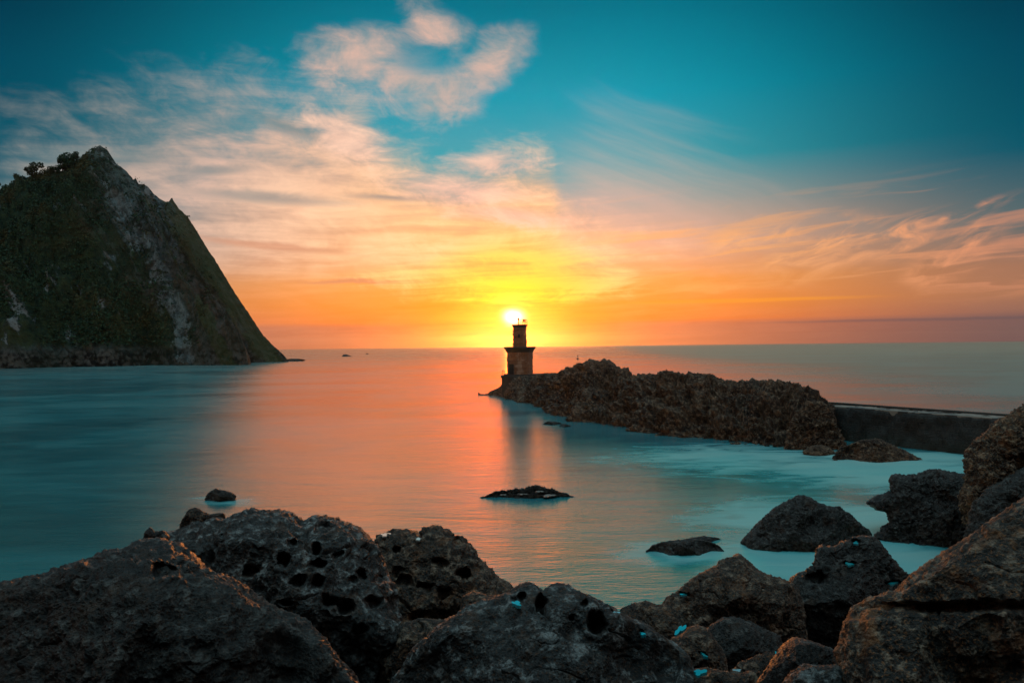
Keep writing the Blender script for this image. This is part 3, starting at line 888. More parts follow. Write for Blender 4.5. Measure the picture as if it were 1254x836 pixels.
def add_pool(pl, labels):
    for (bx, by, brx, bry, rot, zp), lab in zip(pl, labels):
        n = 28; rng = np.random.RandomState(int(bx * 7 + by)); th = np.linspace(0, 2 * math.pi, n, endpoint=False)
        rr = .8 + .2 * np.sin(2 * th + rng.uniform(0, 6)) + .22 * np.sin(3 * th + rng.uniform(0, 6)) + .12 * np.sin(5 * th + rng.uniform(0, 6)) + .06 * np.sin(8 * th + rng.uniform(0, 6))
        ux = brx * rr * np.cos(th); uy = bry * rr * np.sin(th)
        pxs = bx + ux * math.cos(rot) - uy * math.sin(rot); pys = by + ux * math.sin(rot) + uy * math.cos(rot)
        top = sea(pxs, pys, zp); bot = top - np.array([0, 0, .045])
        m = MB(); m.loft([[tuple(v) for v in bot], [tuple(v) for v in top]])
        tag(m.build('tide_pool', M_PUDDLE if ('white' in lab or 'pale' in lab) else M_POOL), lab, 'pool', 'rainwater pools on the rocks')


# --- near left
boulder('boulder', 'huge black foreground boulder filling the lower left corner', 'boulder', GF,
        [(-140, 735), (-60, 722), (0, 712), (45, 707), (72, 694), (100, 682), (128, 675), (152, 671), (166, 662), (180, 658), (200, 660), (218, 667), (243, 686), (262, 699),
         (290, 714), (318, 730), (345, 744), (372, 760), (400, 784), (428, 815), (450, 860), (440, 960), (-140, 960)],
        13.0, 2.6, M_WET, 6, amp=0.045, holes=[(199, 699, 17, 13, .9), (112, 688, 17, 9, .5), (345, 812, 40, 34, .5)], res=(900, 280), centre=(160, 840), lean=.55, freq=1.3)
boulder('boulder', 'tall grey boulder riddled with round holes, left of centre', 'boulder', GF,
        [(150, 760), (170, 700), (186, 668), (200, 655), (222, 650), (240, 640), (275, 637), (288, 631), (312, 626), (342, 624), (358, 628), (372, 639), (384, 629), (400, 631), (412, 634), (432, 640), (448, 649),
         (462, 668), (474, 700), (486, 735), (498, 775), (500, 815), (492, 860), (450, 950), (250, 950), (150, 860)],
        17.5, 3.2, M_ROCK, 8, amp=0.045, pits=.05,
        holes=[(346, 687, 12, 12, 1.0), (357, 665, 8, 7, .6), (388, 671, 8, 9, .7), (388, 693, 13, 9, .8), (365, 712, 12, 9, .8), (388, 713, 10, 8, .7), (301, 698, 11, 10, .8), (397, 647, 15, 9, .6),
               (445, 701, 10, 9, .6), (466, 707, 6, 8, .5), (433, 710, 7, 6, .4), (404, 733, 13, 10, .9), (424, 741, 13, 11, .9), (456, 737, 14, 8, .6), (480, 741, 6, 14, .6), (487, 730, 5, 10, .5), (275, 657, 5, 3, .25), (274, 664, 3, 3, .2),
               (352, 738, 9, 5, .4), (414, 677, 8, 5, .4), (440, 772, 12, 9, .6)],
        bumps=[(300, 660, 60, 40, .5), (420, 668, 22, 30, .5), (455, 765, 40, 40, .5), (395, 760, 30, 18, .5)],
        res=(900, 280), centre=(340, 745), lean=.5, freq=1.2)
boulder('rock', 'jagged slab of rock perched on the crest of the holed boulder', 'rock', GF,
        [(218, 655), (221, 640), (230, 624), (240, 621), (256, 630), (274, 628), (279, 640), (262, 648), (240, 655)],
        17.6, .5, M_ROCKB, 14, amp=0.10, res=(260, 70), lean=.3)
boulder('rock', 'small black knob of rock on the skyline of the lower left boulder', 'rock', GF,
        [(174, 664), (178, 650), (184, 644), (189, 651), (200, 649), (208, 656), (206, 666), (188, 668)],
        15.5, .35, M_WET, 15, amp=0.10, res=(200, 50), lean=.3)
pl = boulder('boulder', 'brown cave-pocked boulder behind the holed one, against the orange water', 'boulder', GF,
        [(440, 720), (450, 675), (463, 654), (480, 650), (500, 651), (516, 655), (520, 648), (535, 646), (548, 647), (556, 655), (570, 659), (582, 671), (590, 684), (604, 698), (622, 714), (632, 726), (640, 760), (630, 860), (480, 900), (440, 830)],
        21.0, 2.6, M_ROCKB, 21, amp=0.06, pits=.09,
        holes=[(568, 704, 12, 9, .9), (540, 690, 12, 8, .7), (494, 712, 13, 9, .8), (520, 717, 14, 9, .9), (486, 672, 8, 6, .5), (560, 667, 9, 7, .6), (512, 757, 12, 10, .6), (546, 726, 13, 9, .7), (490, 700, 12, 9, .6)],
        pools=[(472, 654, 7, 2, 0), (512, 659, 5, 1.8, 0)],
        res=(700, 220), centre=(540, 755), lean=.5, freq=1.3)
add_pool(pl, ['thin pale puddle on the left shoulder of the brown cave-pocked boulder', 'pale puddle in the notch before the crest of the brown cave-pocked boulder'])
pl = boulder('boulder', 'long grey foreground boulder with twin sockets at its crest, bottom centre', 'boulder', GF,
        [(440, 900), (480, 830), (505, 795), (530, 768), (560, 748), (575, 741), (600, 734), (622, 727), (636, 715), (648, 711), (660, 719), (667, 725), (672, 716), (684, 713), (702, 719), (722, 729), (745, 741), (770, 755), (795, 766), (812, 776), (832, 790), (848, 806), (856, 840), (850, 960), (440, 960)],
        12.6, 2.2, M_ROCK, 33, amp=0.042,
        holes=[(640, 733, 8, 8, .35), (662, 741, 10, 12, .8), (731, 764, 15, 16, .9), (714, 742, 6, 5, .3), (775, 800, 24, 32, .35), (815, 812, 18, 26, .5), (700, 756, 5, 5, .25)],
        bumps=[(565, 780, 60, 30, .4), (690, 740, 30, 20, .3)],
        pools=[(633, 738, 7, 2.8, .5), (754, 750, 5, 2.4, .1), (787, 775, 4, 1.8, .5)],
        res=(900, 280), centre=(670, 850), lean=.5, freq=1.25)
add_pool(pl, ['bright pool in the socket at the crest of the bottom-centre boulder', 'pale pool on the right ridge of the bottom-centre boulder', 'tiny bright pool low on the right ridge of the bottom-centre boulder'])
boulder('rock', 'low brown rock wedged between the holed and the bottom-centre boulders', 'rock', GF,
        [(455, 810), (470, 775), (490, 762), (520, 756), (548, 758), (575, 762), (590, 790), (570, 860), (470, 880)],
        15.5, 1.3, M_ROCKB, 37, amp=0.07, pits=.08, holes=[(512, 768, 10, 7, .5)], res=(420, 130), lean=.6)
boulder('rock', 'smooth little ledge of rock behind the bottom-centre crest', 'rock', GF,
        [(560, 760), (566, 730), (580, 724), (602, 729), (625, 727), (640, 735), (630, 770), (590, 780)],
        14.5, .8, M_ROCKB, 38, amp=0.05, res=(300, 90), lean=.5)
# --- near right cluster
boulder('rock', 'rough dark hump right of the bottom-centre ridge, beside the kite-shaped pool', 'rock', GF,
        [(745, 760), (762, 744), (778, 738), (795, 736), (802, 741), (815, 741), (828, 748), (842, 762), (850, 780), (845, 810), (800, 830), (750, 800)],
        17.5, 1.1, M_ROCKB, 41, amp=0.07, pits=.04, res=(420, 120), lean=.6)
pl = boulder('boulder', 'pointed dark boulder above the pools, right of centre', 'boulder', GF,
        [(800, 760), (812, 740), (828, 724), (846, 708), (866, 697), (884, 686), (905, 678), (916, 686), (924, 697), (940, 703), (955, 709), (972, 716), (985, 740), (990, 790), (950, 830), (850, 820), (805, 790)],
        19.0, 1.9, M_ROCKB, 45, amp=0.06, pits=.03, holes=[(885, 765, 50, 22, .35)], pools=[(838, 727, 5, 1.8, .1)], res=(640, 190), lean=.45, freq=1.2, centre=(895, 760))
add_pool(pl, ['small bright pool on the left flank of the pointed dark boulder'])
pl = boulder('boulder', 'flat-topped black boulder holding two pools, beside the narrow teal inlet', 'boulder', GF,
        [(955, 730), (968, 708), (985, 700), (998, 694), (1000, 672), (1006, 667), (1020, 668), (1035, 662), (1055, 656), (1068, 657), (1080, 668), (1095, 686), (1108, 700), (1116, 708), (1104, 722), (1080, 740), (1060, 790), (1000, 810), (950, 790)],
        20.5, 1.7, M_WET, 52, amp=0.065, pits=.03, holes=[(1000, 706, 16, 9, .6)], pools=[(1040, 690, 5.5, 2, 0), (1048, 664, 4, 1.5, 0), (1093, 713, 7, 1.8, -.1)], res=(640, 190), lean=.45, freq=1.2, centre=(1035, 735))
add_pool(pl, ['bright pool in the middle of the flat-topped black boulder', 'small bright pool on the top edge of the flat-topped black boulder', 'thin bright pool on the right shoulder of the flat-topped black boulder'])
pl = boulder('rock', 'brown rounded rock just right of the kite-shaped pool', 'rock', GF,
        [(812, 836), (815, 800), (824, 780), (838, 768), (856, 764), (868, 770), (878, 785), (890, 806), (893, 840), (860, 870), (820, 870)],
        14.6, .9, M_ROCKB, 57, amp=0.06, pits=.05, pools=[(833, 770, 9, 4, -.7), (862, 801, 5, 1.7, .5)], res=(420, 130), lean=.6)
add_pool(pl, ['largest bright pool, shaped like a kite, at the head of the brown rounded rock', 'thin bright pool low on the brown rounded rock'])
boulder('boulder', 'dark sloping boulder between the pointed boulder and the bottom edge', 'boulder', GF,
        [(855, 800), (868, 768), (884, 756), (900, 755), (918, 760), (938, 770), (955, 780), (965, 800), (960, 850), (880, 860)],
        15.8, 1.1, M_WET, 61, amp=0.06, res=(420, 130), lean=.5)
pl = boulder('rock', 'low pitted rock holding a bright pool at the bottom edge', 'rock', GF,
        [(835, 870), (838, 830), (850, 818), (866, 816), (885, 822), (905, 826), (930, 820), (950, 850), (940, 900), (850, 900)],
        12.2, .8, M_ROCKB, 64, amp=0.07, pits=.09, pools=[(857, 822, 8, 4.5, .1)], res=(380, 120), lean=.8)
add_pool(pl, ['bright triangular pool cut by the bottom edge right of centre'])
pl = boulder('rock', 'broken crumbly rock with small puddles among the bottom right boulders', 'rock', GF,
        [(885, 836), (898, 818), (914, 808), (930, 803), (948, 800), (962, 804), (965, 830), (950, 870), (895, 870)],
        13.0, .7, M_ROCKB, 66, amp=0.12, pits=.12, pools=[(903, 820, 5, 2, 0), (951, 799.5, 3, 2, 1.4)], res=(380, 120), lean=.7)
add_pool(pl, ['small pale pool in the broken crumbly rock', 'tiny upright glint of water at the right end of the broken crumbly rock'])
boulder('boulder', 'black leaning slab with a thin lit edge, near the bottom right', 'boulder', GF,
        [(905, 880), (930, 830), (948, 805), (960, 788), (972, 780), (990, 783), (1010, 790), (1030, 800), (1040, 840), (1030, 900)],
        11.4, 1.0, M_WET, 70, amp=0.05, res=(460, 140), lean=.4)
boulder('rock', 'grey-streaked slab at the bottom edge beside the big right boulder', 'rock', GF,
        [(930, 900), (950, 850), (968, 822), (985, 812), (1010, 816), (1030, 812), (1045, 850), (1040, 920)],
        10.2, .8, M_ROCK, 73, amp=0.07, res=(380, 120), lean=.5)
boulder('boulder', 'massive smooth-faced boulder filling the lower right corner', 'boulder', GF,
        [(1010, 900), (1018, 840), (1024, 790), (1030, 762), (1042, 740), (1058, 733), (1078, 730), (1098, 726), (1110, 712), (1130, 695), (1155, 678), (1180, 660), (1205, 643), (1230, 627), (1254, 612), (1330, 575), (1420, 580), (1420, 960), (1010, 960)],
        11.0, 1.9, M_GREYTAN, 80, amp=0.038, bumps=[(1170, 700, 60, 30, .5), (1230, 690, 60, 40, .5), (1075, 760, 40, 24, .3)], holes=[(1052, 800, 10, 60, .15), (1160, 742, 110, 6, .3), (1150, 800, 18, 60, .25), (1060, 752, 26, 8, .18)],
        res=(900, 280), centre=(1190, 800), lean=.22, freq=1.2)
# --- rocks in the bay
boulder('rock_stack', 'domed black rock standing alone in the teal bay on the right', 'rock', GB,
        [(906, 664), (913, 655), (922, 645), (938, 630), (952, 620), (965, 612), (978, 606), (990, 608), (1000, 614), (1014, 619), (1028, 620), (1040, 628), (1050, 637), (1060, 645), (1068, 652), (1072, 664), (1060, 690), (920, 690)],
        41.5, 2.2, M_WET, 90, amp=0.06, pits=.04, res=(520, 160), lean=.5, centre=(988, 655), freq=1.5)
boulder('rock_ledge', 'broad black rock ledge jutting into the bay from the right', 'rock', GB,
        [(1056, 616), (1072, 606), (1092, 602), (1088, 590), (1092, 582), (1108, 582), (1128, 577), (1145, 575), (1165, 579), (1185, 580), (1230, 590), (1300, 600), (1300, 720), (1200, 720), (1140, 705), (1112, 690), (1094, 672), (1068, 660), (1078, 648), (1090, 640), (1086, 626)],
        43.0, 3.0, M_WET, 95, amp=0.06, pits=.04, res=(700, 200), lean=.5, centre=(1170, 645), freq=1.7)
boulder('boulder', 'upright rock catching warm light at the right edge, above the ledge', 'boulder', GB,
        [(1175, 610), (1182, 585), (1181, 562), (1187, 548), (1200, 536), (1214, 522), (1232, 508), (1250, 498), (1275, 480), (1340, 470), (1340, 650), (1220, 660), (1180, 640)],
        40.0, 3.0, M_WARMLIT, 101, amp=0.075, pits=.07, res=(600, 180), lean=.35, centre=(1240, 585), freq=1.7)
boulder('boulder', 'dark rock shoulder between the ledge and the massive right boulder', 'boulder', GB,
        [(1180, 660), (1190, 620), (1205, 600), (1230, 585), (1260, 572), (1330, 560), (1330, 720), (1200, 720)],
        36.0, 2.2, M_WET, 104, amp=0.06, res=(420, 130), lean=.4, freq=1.5)
boulder('rock', 'low black rock awash in the mist, left of the domed rock', 'rock', GB,
        [(790, 675), (798, 668), (812, 663), (830, 661), (848, 659), (866, 662), (882, 668), (888, 676), (870, 690), (800, 690)],
        39.3, .9, M_WET, 108, amp=0.07, res=(300, 80), lean=.8, freq=1.5)
boulder('rock', 'low rock fragment barely breaking the mist behind the awash rock', 'rock', GB,
        [(836, 664), (846, 658), (862, 656), (878, 658), (890, 663), (885, 672), (846, 672)],
        41.3, .6, M_WET, 109, amp=0.08, res=(220, 60), lean=.8)
pl = boulder('rock', 'flat rock with shining white puddles in the middle of the bay', 'rock', GB,
        [(578, 614), (592, 607), (610, 601), (626, 600), (640, 599), (652, 595), (664, 595), (676, 599), (690, 604), (704, 608), (714, 613), (716, 630), (576, 630)],
        54.0, .4, M_WET, 112, amp=0.13, pits=.08, pools=[(640, 604, 7, 1.2, 0), (660, 601, 5, 1, 0), (672, 606, 8, 1.4, 0), (616, 605, 4, .9, 0), (690, 609.5, 6, .9, .1)], res=(380, 110), lean=1.2, freq=2.0)
add_pool(pl, ['white puddle at the middle left of the flat bay rock', 'white puddle at the summit of the flat bay rock', 'longest white puddle on the right half of the flat bay rock',
              'leftmost white puddle on the flat bay rock', 'white puddle at the right tip of the flat bay rock'])
boulder('rock', 'small black rock alone in the water left of the holed boulder crest', 'rock', GB,
        [(250, 611), (255, 603), (264, 598), (272, 600), (282, 602), (290, 607), (288, 614), (262, 618)],
        54.0, .9, M_WET, 116, amp=0.11, res=(240, 70), lean=.8, freq=1.5)
boulder('rock', 'long low brown rock at the foot of the breakwater wall', 'rock', GB,
        [(1018, 560), (1028, 549), (1042, 543), (1060, 538), (1075, 537), (1090, 543), (1105, 550), (1122, 558), (1135, 566), (1100, 580), (1030, 575)],
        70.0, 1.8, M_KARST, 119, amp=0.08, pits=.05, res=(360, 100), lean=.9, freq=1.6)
boulder('rock', 'small half-sunk rock left of the long brown rock by the wall', 'rock', GB,
        [(982, 553), (992, 546), (1006, 544), (1018, 549), (1024, 556), (1010, 564), (988, 562)],
        73.0, 1.0, M_KARST, 121, amp=0.09, res=(220, 60), lean=1.0)
boulder('rock', 'broken brown outcrop where the rock ridge meets the breakwater wall', 'rock', GB,
        [(960, 565), (964, 530), (974, 505), (988, 493), (1000, 490), (1012, 496), (1020, 505), (1024, 520), (1034, 540), (1044, 560), (1044, 572), (975, 575)],
        78.5, 1.3, M_KARST, 133, amp=0.10, pits=.08, res=(420, 120), lean=.5, freq=2.2)
boulder('rock', 'dark reef stone awash in front of the lighthouse rock', 'rock', GB,
        [(664, 519), (671, 515.5), (680, 516), (688, 518), (690, 521), (670, 523)], 103.0, .9, M_WET, 124, amp=0.1, res=(160, 44), lean=1.4)
boulder('rock', 'smaller dark reef stone beside the one before the lighthouse rock', 'rock', GB,
        [(684, 521), (690, 518.5), (697, 520), (701, 523), (690, 525)], 100.0, .7, M_WET, 125, amp=0.1, res=(140, 40), lean=1.4)
boulder('rock', 'tiny reef far out beyond the tip of the headland', 'rock', GB,
        [(418, 437), (421, 433.5), (425, 433.8), (430, 436), (436, 437.2), (420, 438.5)], 960.0, 2.5, M_WET, 127, amp=0.08, res=(120, 30), lean=1.0)
boulder('rock', 'dark skerry lying flush off the tip of the headland', 'rock', GB,
        [(346, 441.5), (352, 439.5), (362, 439), (372, 440), (378, 441), (360, 443.5)], 640.0, 3, M_WET, 129, amp=0.06, res=(120, 30), lean=1.5)

# shore under the boulders; unseen hill added behind the camera blocks low sky light
gx2 = np.arange(-95, 95, .5); gy2 = np.arange(-75, 40, .5)
SX, SY = np.meshgrid(gx2, gy2)
sp2 = np.stack([SX.ravel(), SY.ravel(), np.zeros(SX.size)], -1)
sz = np.interp(sp2[:, 1], [-75, -45, -25, -12, -4, 0, 6, 12, 20, 27, 31, 40], [72, 60, 43, 24, 9.6, 8.0, 5.6, 4.0, 1.9, .1, -1.2, -5]) + fbm(sp2 * .35, 5, .55, True, 77) * .35 - .4
sp2[:, 2] = sz
tag(link('shore', raw_mesh('shore', sp2, grid_quads(len(gy2), len(gx2)), None, M_WET)), kind='structure')

# ------------------------------------------------------------------ rock spine out to the lighthouse
def spine_rock():
    # photo x of the skyline, its height, distance of the crest; waterline distance in front
    K = [(586, 482, 166, 169), (600, 481, 166, 167), (612, 474, 163, 160), (618, 468, 160, 154), (630, 463, 158, 147), (650, 462, 155, 140), (668, 461, 146, 128), (682, 461, 133, 118), (690, 458, 128, 114), (698, 456, 124, 110),
         (706, 453, 121, 108), (716, 447, 119, 106), (727, 443, 118, 104), (738, 443, 116, 102.5), (748, 446, 115, 101.5), (758, 451, 113, 100), (765, 458, 111, 98), (772, 466, 109, 96.5), (779, 466, 107, 95), (788, 463, 105, 93.5), (800, 461.5, 103, 91), (814, 459, 101, 89),
         (830, 461, 98, 87), (850, 463, 96, 85), (864, 463, 94, 83.5), (874, 467, 93, 83), (890, 468, 91.5, 82), (912, 471, 90, 81), (935, 471, 89, 80), (956, 472, 88, 79), (972, 475, 87.5, 78), (985, 480, 87, 77), (996, 484, 86, 76), (1006, 492, 85, 75.5), (1020, 503, 83, 75)]
    K = np.array(K, float)
    n = 1100; m = 150
    s = np.linspace(0, 1, n); kx = np.linspace(0, 1, len(K))
    px = np.interp(s, kx, K[:, 0]); py = np.interp(s, kx, K[:, 1]); Yc = np.interp(s, kx, K[:, 2]); Yf = np.interp(s, kx, K[:, 3])
    crest = at(px, py, Yc)
    toe = crest.copy(); toe[:, 1] = Yf; toe[:, 0] = crest[:, 0] * Yf / Yc; toe[:, 2] = -1.2
    toe[:, 0] -= 0.3
    back = crest + (crest - toe) * np.array([.7, .7, 0]); back[:, 2] = -1.5
    V = np.zeros((m, n, 3))
    for j in range(m):
        t = j / (m - 1) * 1.6
        if t <= 1:
            a = t; hz = 1 - (1 - a) ** 1.7
            V[j] = toe + (crest - toe) * a
            V[j, :, 2] = toe[:, 2] + (crest[:, 2] - toe[:, 2]) * hz
        else:
            a = (t - 1) / .6; V[j] = crest + (back - crest) * a
            V[j, :, 2] = crest[:, 2] + (back[:, 2] - crest[:, 2]) * a ** 1.4
    N = grid_normals(V, False)
    if (N[..., 2].mean()) < 0: N = -N
    q3 = V.reshape(-1, 3)
    jr = np.abs(np.arange(m) / (m - 1) * 1.6 - 1)[:, None]
    lowk = np.clip(jr * 3, .18, 1)
    taper = np.clip((s - .05) * 8, .35, 1)[None, :]
    dis = (fbm(q3 * .22, 4, .55, seed=200).reshape(m, n) * 1.9 * lowk + (fbm(q3 * np.array([.55, .55, .3]), 5, .58, True, 201).reshape(m, n) - .5) * .8 * np.clip(lowk + .3, 0, 1)
           - np.clip(1 - worley(q3 * .75 + fbm(q3 * .9, 2, seed=203)[:, None] * .3, 4) / .5, 0, 1).reshape(m, n) * .55 * np.clip(lowk + .25, 0, 1) + fbm(q3 * 1.7, 4, .6, seed=202).reshape(m, n) * .3)
    V = V + N * (dis * taper)[..., None]
    o = link('rock_ridge', raw_mesh('rock_ridge', V.reshape(-1, 3), grid_quads(m, n), None, M_KARST))
    return tag(o, 'long jagged brown rock ridge running out to the lighthouse', 'rock ridge')


spine_rock()

# ------------------------------------------------------------------ breakwater
bw = empty('breakwater', (40, 72, 0)); tag(bw, 'dark breakwater wall with a wet walkway joining the rock ridge to the right shore', 'breakwater')
pa = at(np.array(1004.), np.array(497.), np.array(86.)); pb = at(np.array(1192.), np.array(509.), np.array(71.)); TOPZ = 3.35
A_ = np.array([pa[0] - 1.0, 87.5]); B_ = np.array([pb[0], 71.0]); dirw = (B_ - A_) / np.linalg.norm(B_ - A_); C_ = B_ + dirw * 22
nrmw = np.array([-dirw[1], dirw[0]])
if nrmw[1] < 0: nrmw = -nrmw
ORG = np.array([40, 72, 0])


def wallbox(off0, off1, z0, z1, name, m, rough=0.0, batter=0.0):
    n = 160; L = np.linspace(0, 1, n)
    base = A_[None] + (C_ - A_)[None] * L[:, None]
    zs = np.linspace(z0, z1, 14)
    rings = []
    prof = [(off0 - batter * (1 - i / 13), z) for i, z in enumerate(zs)] + [(off1, z1)] + [(off1, z0)]
    V = np.zeros((n, len(prof), 3))
    for k, (o_, z) in enumerate(prof):
        V[:, k, :2] = base + nrmw * o_; V[:, k, 2] = z
    q3 = V.reshape(-1, 3)
    if rough:
        dsp = fbm(q3 * .5, 5, .6, seed=300) * rough
        V[:, :, 0] += dsp.reshape(V.shape[:2]) * -nrmw[0]; V[:, :, 1] += dsp.reshape(V.shape[:2]) * -nrmw[1]
        V[:, 13:15, 2] += (fbm(q3 * 1.1, 3, seed=301).reshape(V.shape[:2]) * rough * .25)[:, 13:15]
    Qd = grid_quads(n, len(prof), True)
    return link(name, raw_mesh(name, V.reshape(-1, 3) - ORG, Qd, None, m, False), bw)


wallbox(0, 3.4, -2, TOPZ - .12, 'wall', M_WALL, .45, 1.2)
wallbox(.12, 2.9, TOPZ - .6, TOPZ - .02, 'walkway', M_WALK)
wallbox(2.9, 3.35, TOPZ - .6, TOPZ + .14, 'parapet', M_STONE, .05)

# bent iron hoop on the last outcrop
w = at(np.array(995.5), np.array(485.), np.array(86.))
m = MB()
m.tube([(-.42, 0, -.15), (-.44, 0, .12), (-.30, .02, .30), (-.05, .03, .36), (.18, .02, .33), (.34, 0, .18), (.36, 0, -.1), (.35, 0, -.5)], [.15, .15, .16, .16, .15, .12, .09, .07], 9)
m.tube([(-.40, .05, .1), (-.2, .05, .2), (.1, .05, .28)], [.12, .15, .1], 8)
o = m.build('mooring_hoop', M_IRON, smooth=True); o.location = w
tag(o, 'bent black iron hoop standing on the end of the rock ridge above the walkway', 'mooring hoop')

# ------------------------------------------------------------------ lighthouse
LY = 160.0
lb = at(np.array(637.), np.array(458.), np.array(LY)); LZ = float(lb[2])
SCL = LY / F
lh = empty('lighthouse', (float(lb[0]), LY, LZ), math.radians(-14)); tag(lh, 'ruined two-stage stone lighthouse silhouetted against the setting sun', 'lighthouse')


def sq(w, z, cham=.0, jit=0.0, seed=0):
    rng = random.Random(seed); h = w / 2; c = cham * w
    p = [(-h + c, -h), (h - c, -h), (h, -h + c), (h, h - c), (h - c, h), (-h + c, h), (-h, h - c), (-h, -h + c)]
    return [(x + rng.uniform(-jit, jit), y + rng.uniform(-jit, jit), z) for x, y in p]


W1 = 4.35; H1 = 5.0
m = MB(); m.loft([sq(W1 * (1.0 if i else 1.06), -0.3 + (H1 + .3) * i / 12, .05, .05, i) for i in range(13)])
base_o = m.build('base_building', M_MASON, lh)
m = MB(); m.loft([sq(W1 + .02, H1 - .65, .05), sq(W1 + .30, H1 - .45, .04), sq(W1 + .45, H1 - .2, .04), sq(W1 + .95, H1 + .12, .03), sq(W1 + .98, H1 + .42, .03), sq(W1 + .6, H1 + .46, .03)])
m.build('cornice', M_STONE, base_o)
W2 = 2.25; H2 = H1 + .46 + 4.1
m = MB()
rings = []
for i in range(15):
    rings.append(sq(W2 * (1.08 - .08 * i / 14), H1 + .4 + (H2 - H1 - .4) * i / 14, .12, .06, 30 + i))
m.loft(rings)
tw = m.build('tower', M_MASON, lh)
for zz_, ww in ((H1 + 1.0, .34), (H1 + 1.9, .22), (H1 + 2.9, .30), (H1 + 3.5, .2)):
    m = MB(); m.box((-W2 / 2 - .05, -.35, zz_), (ww, .7, .42), 0, .06)
    m.build('broken_bracket', M_MASON, tw)
m = MB(); m.loft([sq(W2 + .02, H2 - .3, .12), sq(W2 + .3, H2 - .05, .12), sq(W2 + .48, H2 + .12, .12), sq(W2 + .48, H2 + .3, .12)])
m.build('gallery', M_STONE, tw)
m = MB(); m.box((-1.25, -W1 / 2 - .035, 1.1), (.95, .12, 2.0), 0, .02); m.build('dark_patch', M_INSET, base_o)  # dark patch set on the darker left third of the face
for zz_ in (H1 + 2.6,):
    m = MB(); m.box((.15, -W2 * .53 - .02, zz_), (.42, .12, .7), 0, .02); m.build('window', M_INSET, tw)
# light on its post, and the gallery rail
m = MB(); m.tube([(-.25, 0, H2 + .3), (-.25, 0, H2 + 1.15)], .10, 10); m.tube([(-.25, 0, H2 + 1.15), (-.25, 0, H2 + 1.25), (-.25, 0, H2 + 1.55), (-.25, 0, H2 + 1.68)], [.13, .19, .19, .05], 12)
m.build('beacon_lamp', M_IRON, lh, True)
m = MB()
hw = W2 / 2 + .1
for (x, y) in ((hw, -hw), (hw, hw), (hw, 0), (.35, -hw), (.35, hw)): m.tube([(x, y, H2 + .28), (x, y, H2 + 1.25)], .05, 6)
for z in (H2 + .75, H2 + 1.25):
    m.tube([(.35, -hw, z), (hw, -hw, z)], .045, 6); m.tube([(hw, -hw, z), (hw, hw, z)], .045, 6); m.tube([(hw, hw, z), (.35, hw, z)], .045, 6)
m.box((hw - .1, -hw + .15, H2 + 1.05), (.5, .06, .34), 0)
m.build('railing', M_IRON, lh)
# stepped platform under the lighthouse
pf = empty('platform', (float(lb[0]), LY, 0)); tag(pf, 'stepped stone platform under the lighthouse at the tip of the ridge', 'platform')
zt = LZ + .02


def plat(poly, z0, z1, name, m_, parent, jit=.05):
    m = MB(); rng = random.Random(len(name)); n = len(poly)
    def ring(k, z): return [(x * k + rng.uniform(-jit, jit), y * k + rng.uniform(-jit, jit), z) for x, y in poly]
    m.loft([ring(.93, z0), ring(.96, (z0 + z1) / 2), ring(.985, z1 - .35), ring(1.03, z1 - .32), ring(1.03, z1)])
    return m.build(name, m_, parent)


plat([(-3.7, -3.2), (0, -4.6), (4.5, -4.8), (9.0, -4.0), (9.5, 2.5), (4, 3.5), (-3.7, 3.2)], -1.0, zt - .25, 'terrace', M_STONE, pf)
plat([(-3.2, -2.9), (4.6, -3.0), (4.8, 2.8), (-3.2, 2.8)], zt - .5, zt, 'plinth', M_STONE, pf, .03)
m = MB(); m.tube([(-3.2, -2.2, zt - .3), (-3.2, -2.2, zt + .95)], .05, 6); m.tube([(-3.55, 1.2, zt - .3), (-3.55, 1.2, zt + .75)], .05, 6); m.tube([(-3.2, -2.2, zt + .8), (-3.55, 1.2, zt + .65)], .03, 5)
m.build('guard_rail', M_IRON, pf)

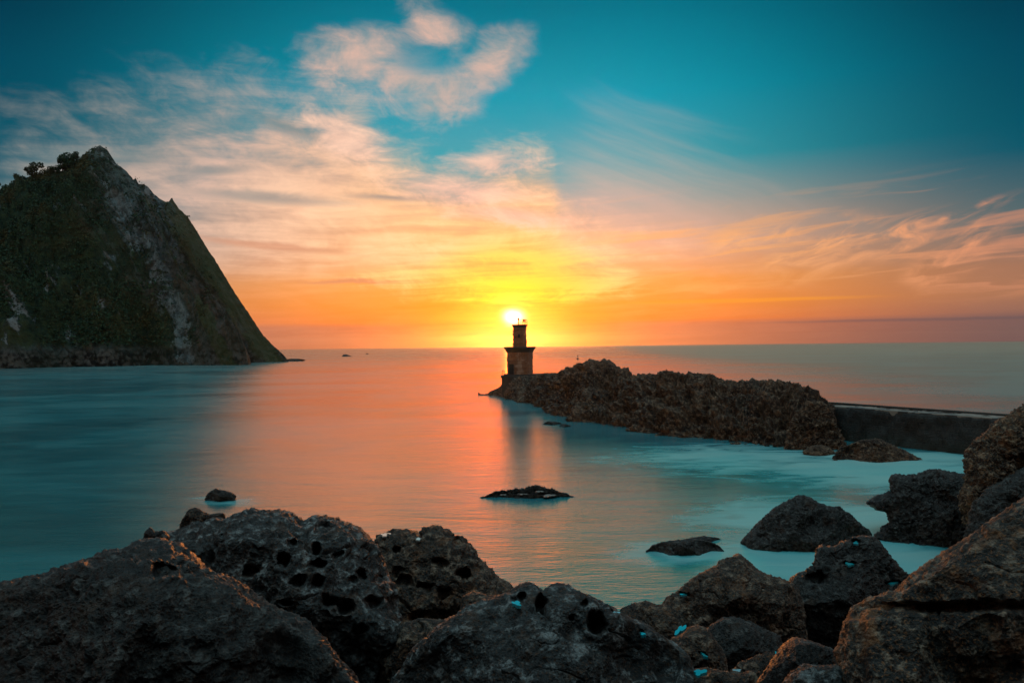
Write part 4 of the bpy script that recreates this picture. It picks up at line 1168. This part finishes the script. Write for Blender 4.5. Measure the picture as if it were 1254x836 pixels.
# ------------------------------------------------------------------ far out: buoy and boat
w = sea(707.5, 440.0)
t = empty('buoy', tuple(w)); tag(t, 'slim dark channel buoy floating beyond the rock ridge', 'buoy')
m = MB(); m.tube([(0, 0, -.4), (0, 0, .1), (0, 0, .7), (0, 0, .9)], [.5, .75, .75, .45], 14); m.build('float', M_DARK, t, True)
m = MB()
for a in range(3): m.tube([(.42 * math.cos(a * 2.094), .42 * math.sin(a * 2.094), .85), (.12 * math.cos(a * 2.094), .12 * math.sin(a * 2.094), 2.3)], .09, 6)
m.build('mast', M_DARK, t)
m = MB(); m.tube([(0, 0, 2.2), (0, 0, 2.4), (0, 0, 2.8), (0, 0, 3.2)], [.2, .42, .42, .06], 12); m.build('topmark', M_DARK, t, True)
w = sea(449.5, 433.5)
t = empty('boat', tuple(w), math.radians(20)); tag(t, 'tiny dark motor boat far out near the horizon, left of the sun', 'boat')
m = MB()
for_r = []
for x, wd, z0, z1 in ((-2.0, .8, -.2, .7), (-1, .95, -.35, .7), (.4, .95, -.35, .75), (1.6, .6, -.3, .9), (2.4, .06, .3, 1.05)):
    for_r.append([(x, -wd, z1), (x, -wd * .75, z0 + .2), (x, 0, z0), (x, wd * .75, z0 + .2), (x, wd, z1)])
m.loft(for_r); m.build('hull', M_DARK, t)
m = MB(); m.loft([[(-1.0, -.6, .7), (.6, -.55, .7), (.6, .55, .7), (-1.0, .6, .7)], [(-.9, -.5, 1.5), (.2, -.45, 1.5), (.2, .45, 1.5), (-.9, .5, 1.5)]]); m.build('cabin', M_DARK, t)

# ------------------------------------------------------------------ sea air
M_HAZE = bpy.data.materials.new('sea_haze'); M_HAZE.use_nodes = True
hn = M_HAZE.node_tree; hn.nodes.clear()
pv = hn.nodes.new('ShaderNodeVolumePrincipled'); pv.inputs['Color'].default_value = (0.95, 0.95, 0.95, 1)
pv.inputs['Density'].default_value = 0.00002; pv.inputs['Anisotropy'].default_value = 0.92
ho = hn.nodes.new('ShaderNodeOutputMaterial'); hn.links.new(pv.outputs[0], ho.inputs['Volume'])
m = MB(); m.box((0, 0, 84.5), (29000, 29000, 191)); o = m.build('haze', M_HAZE); tag(o, kind='stuff')
SC.cycles.volume_bounces = 0
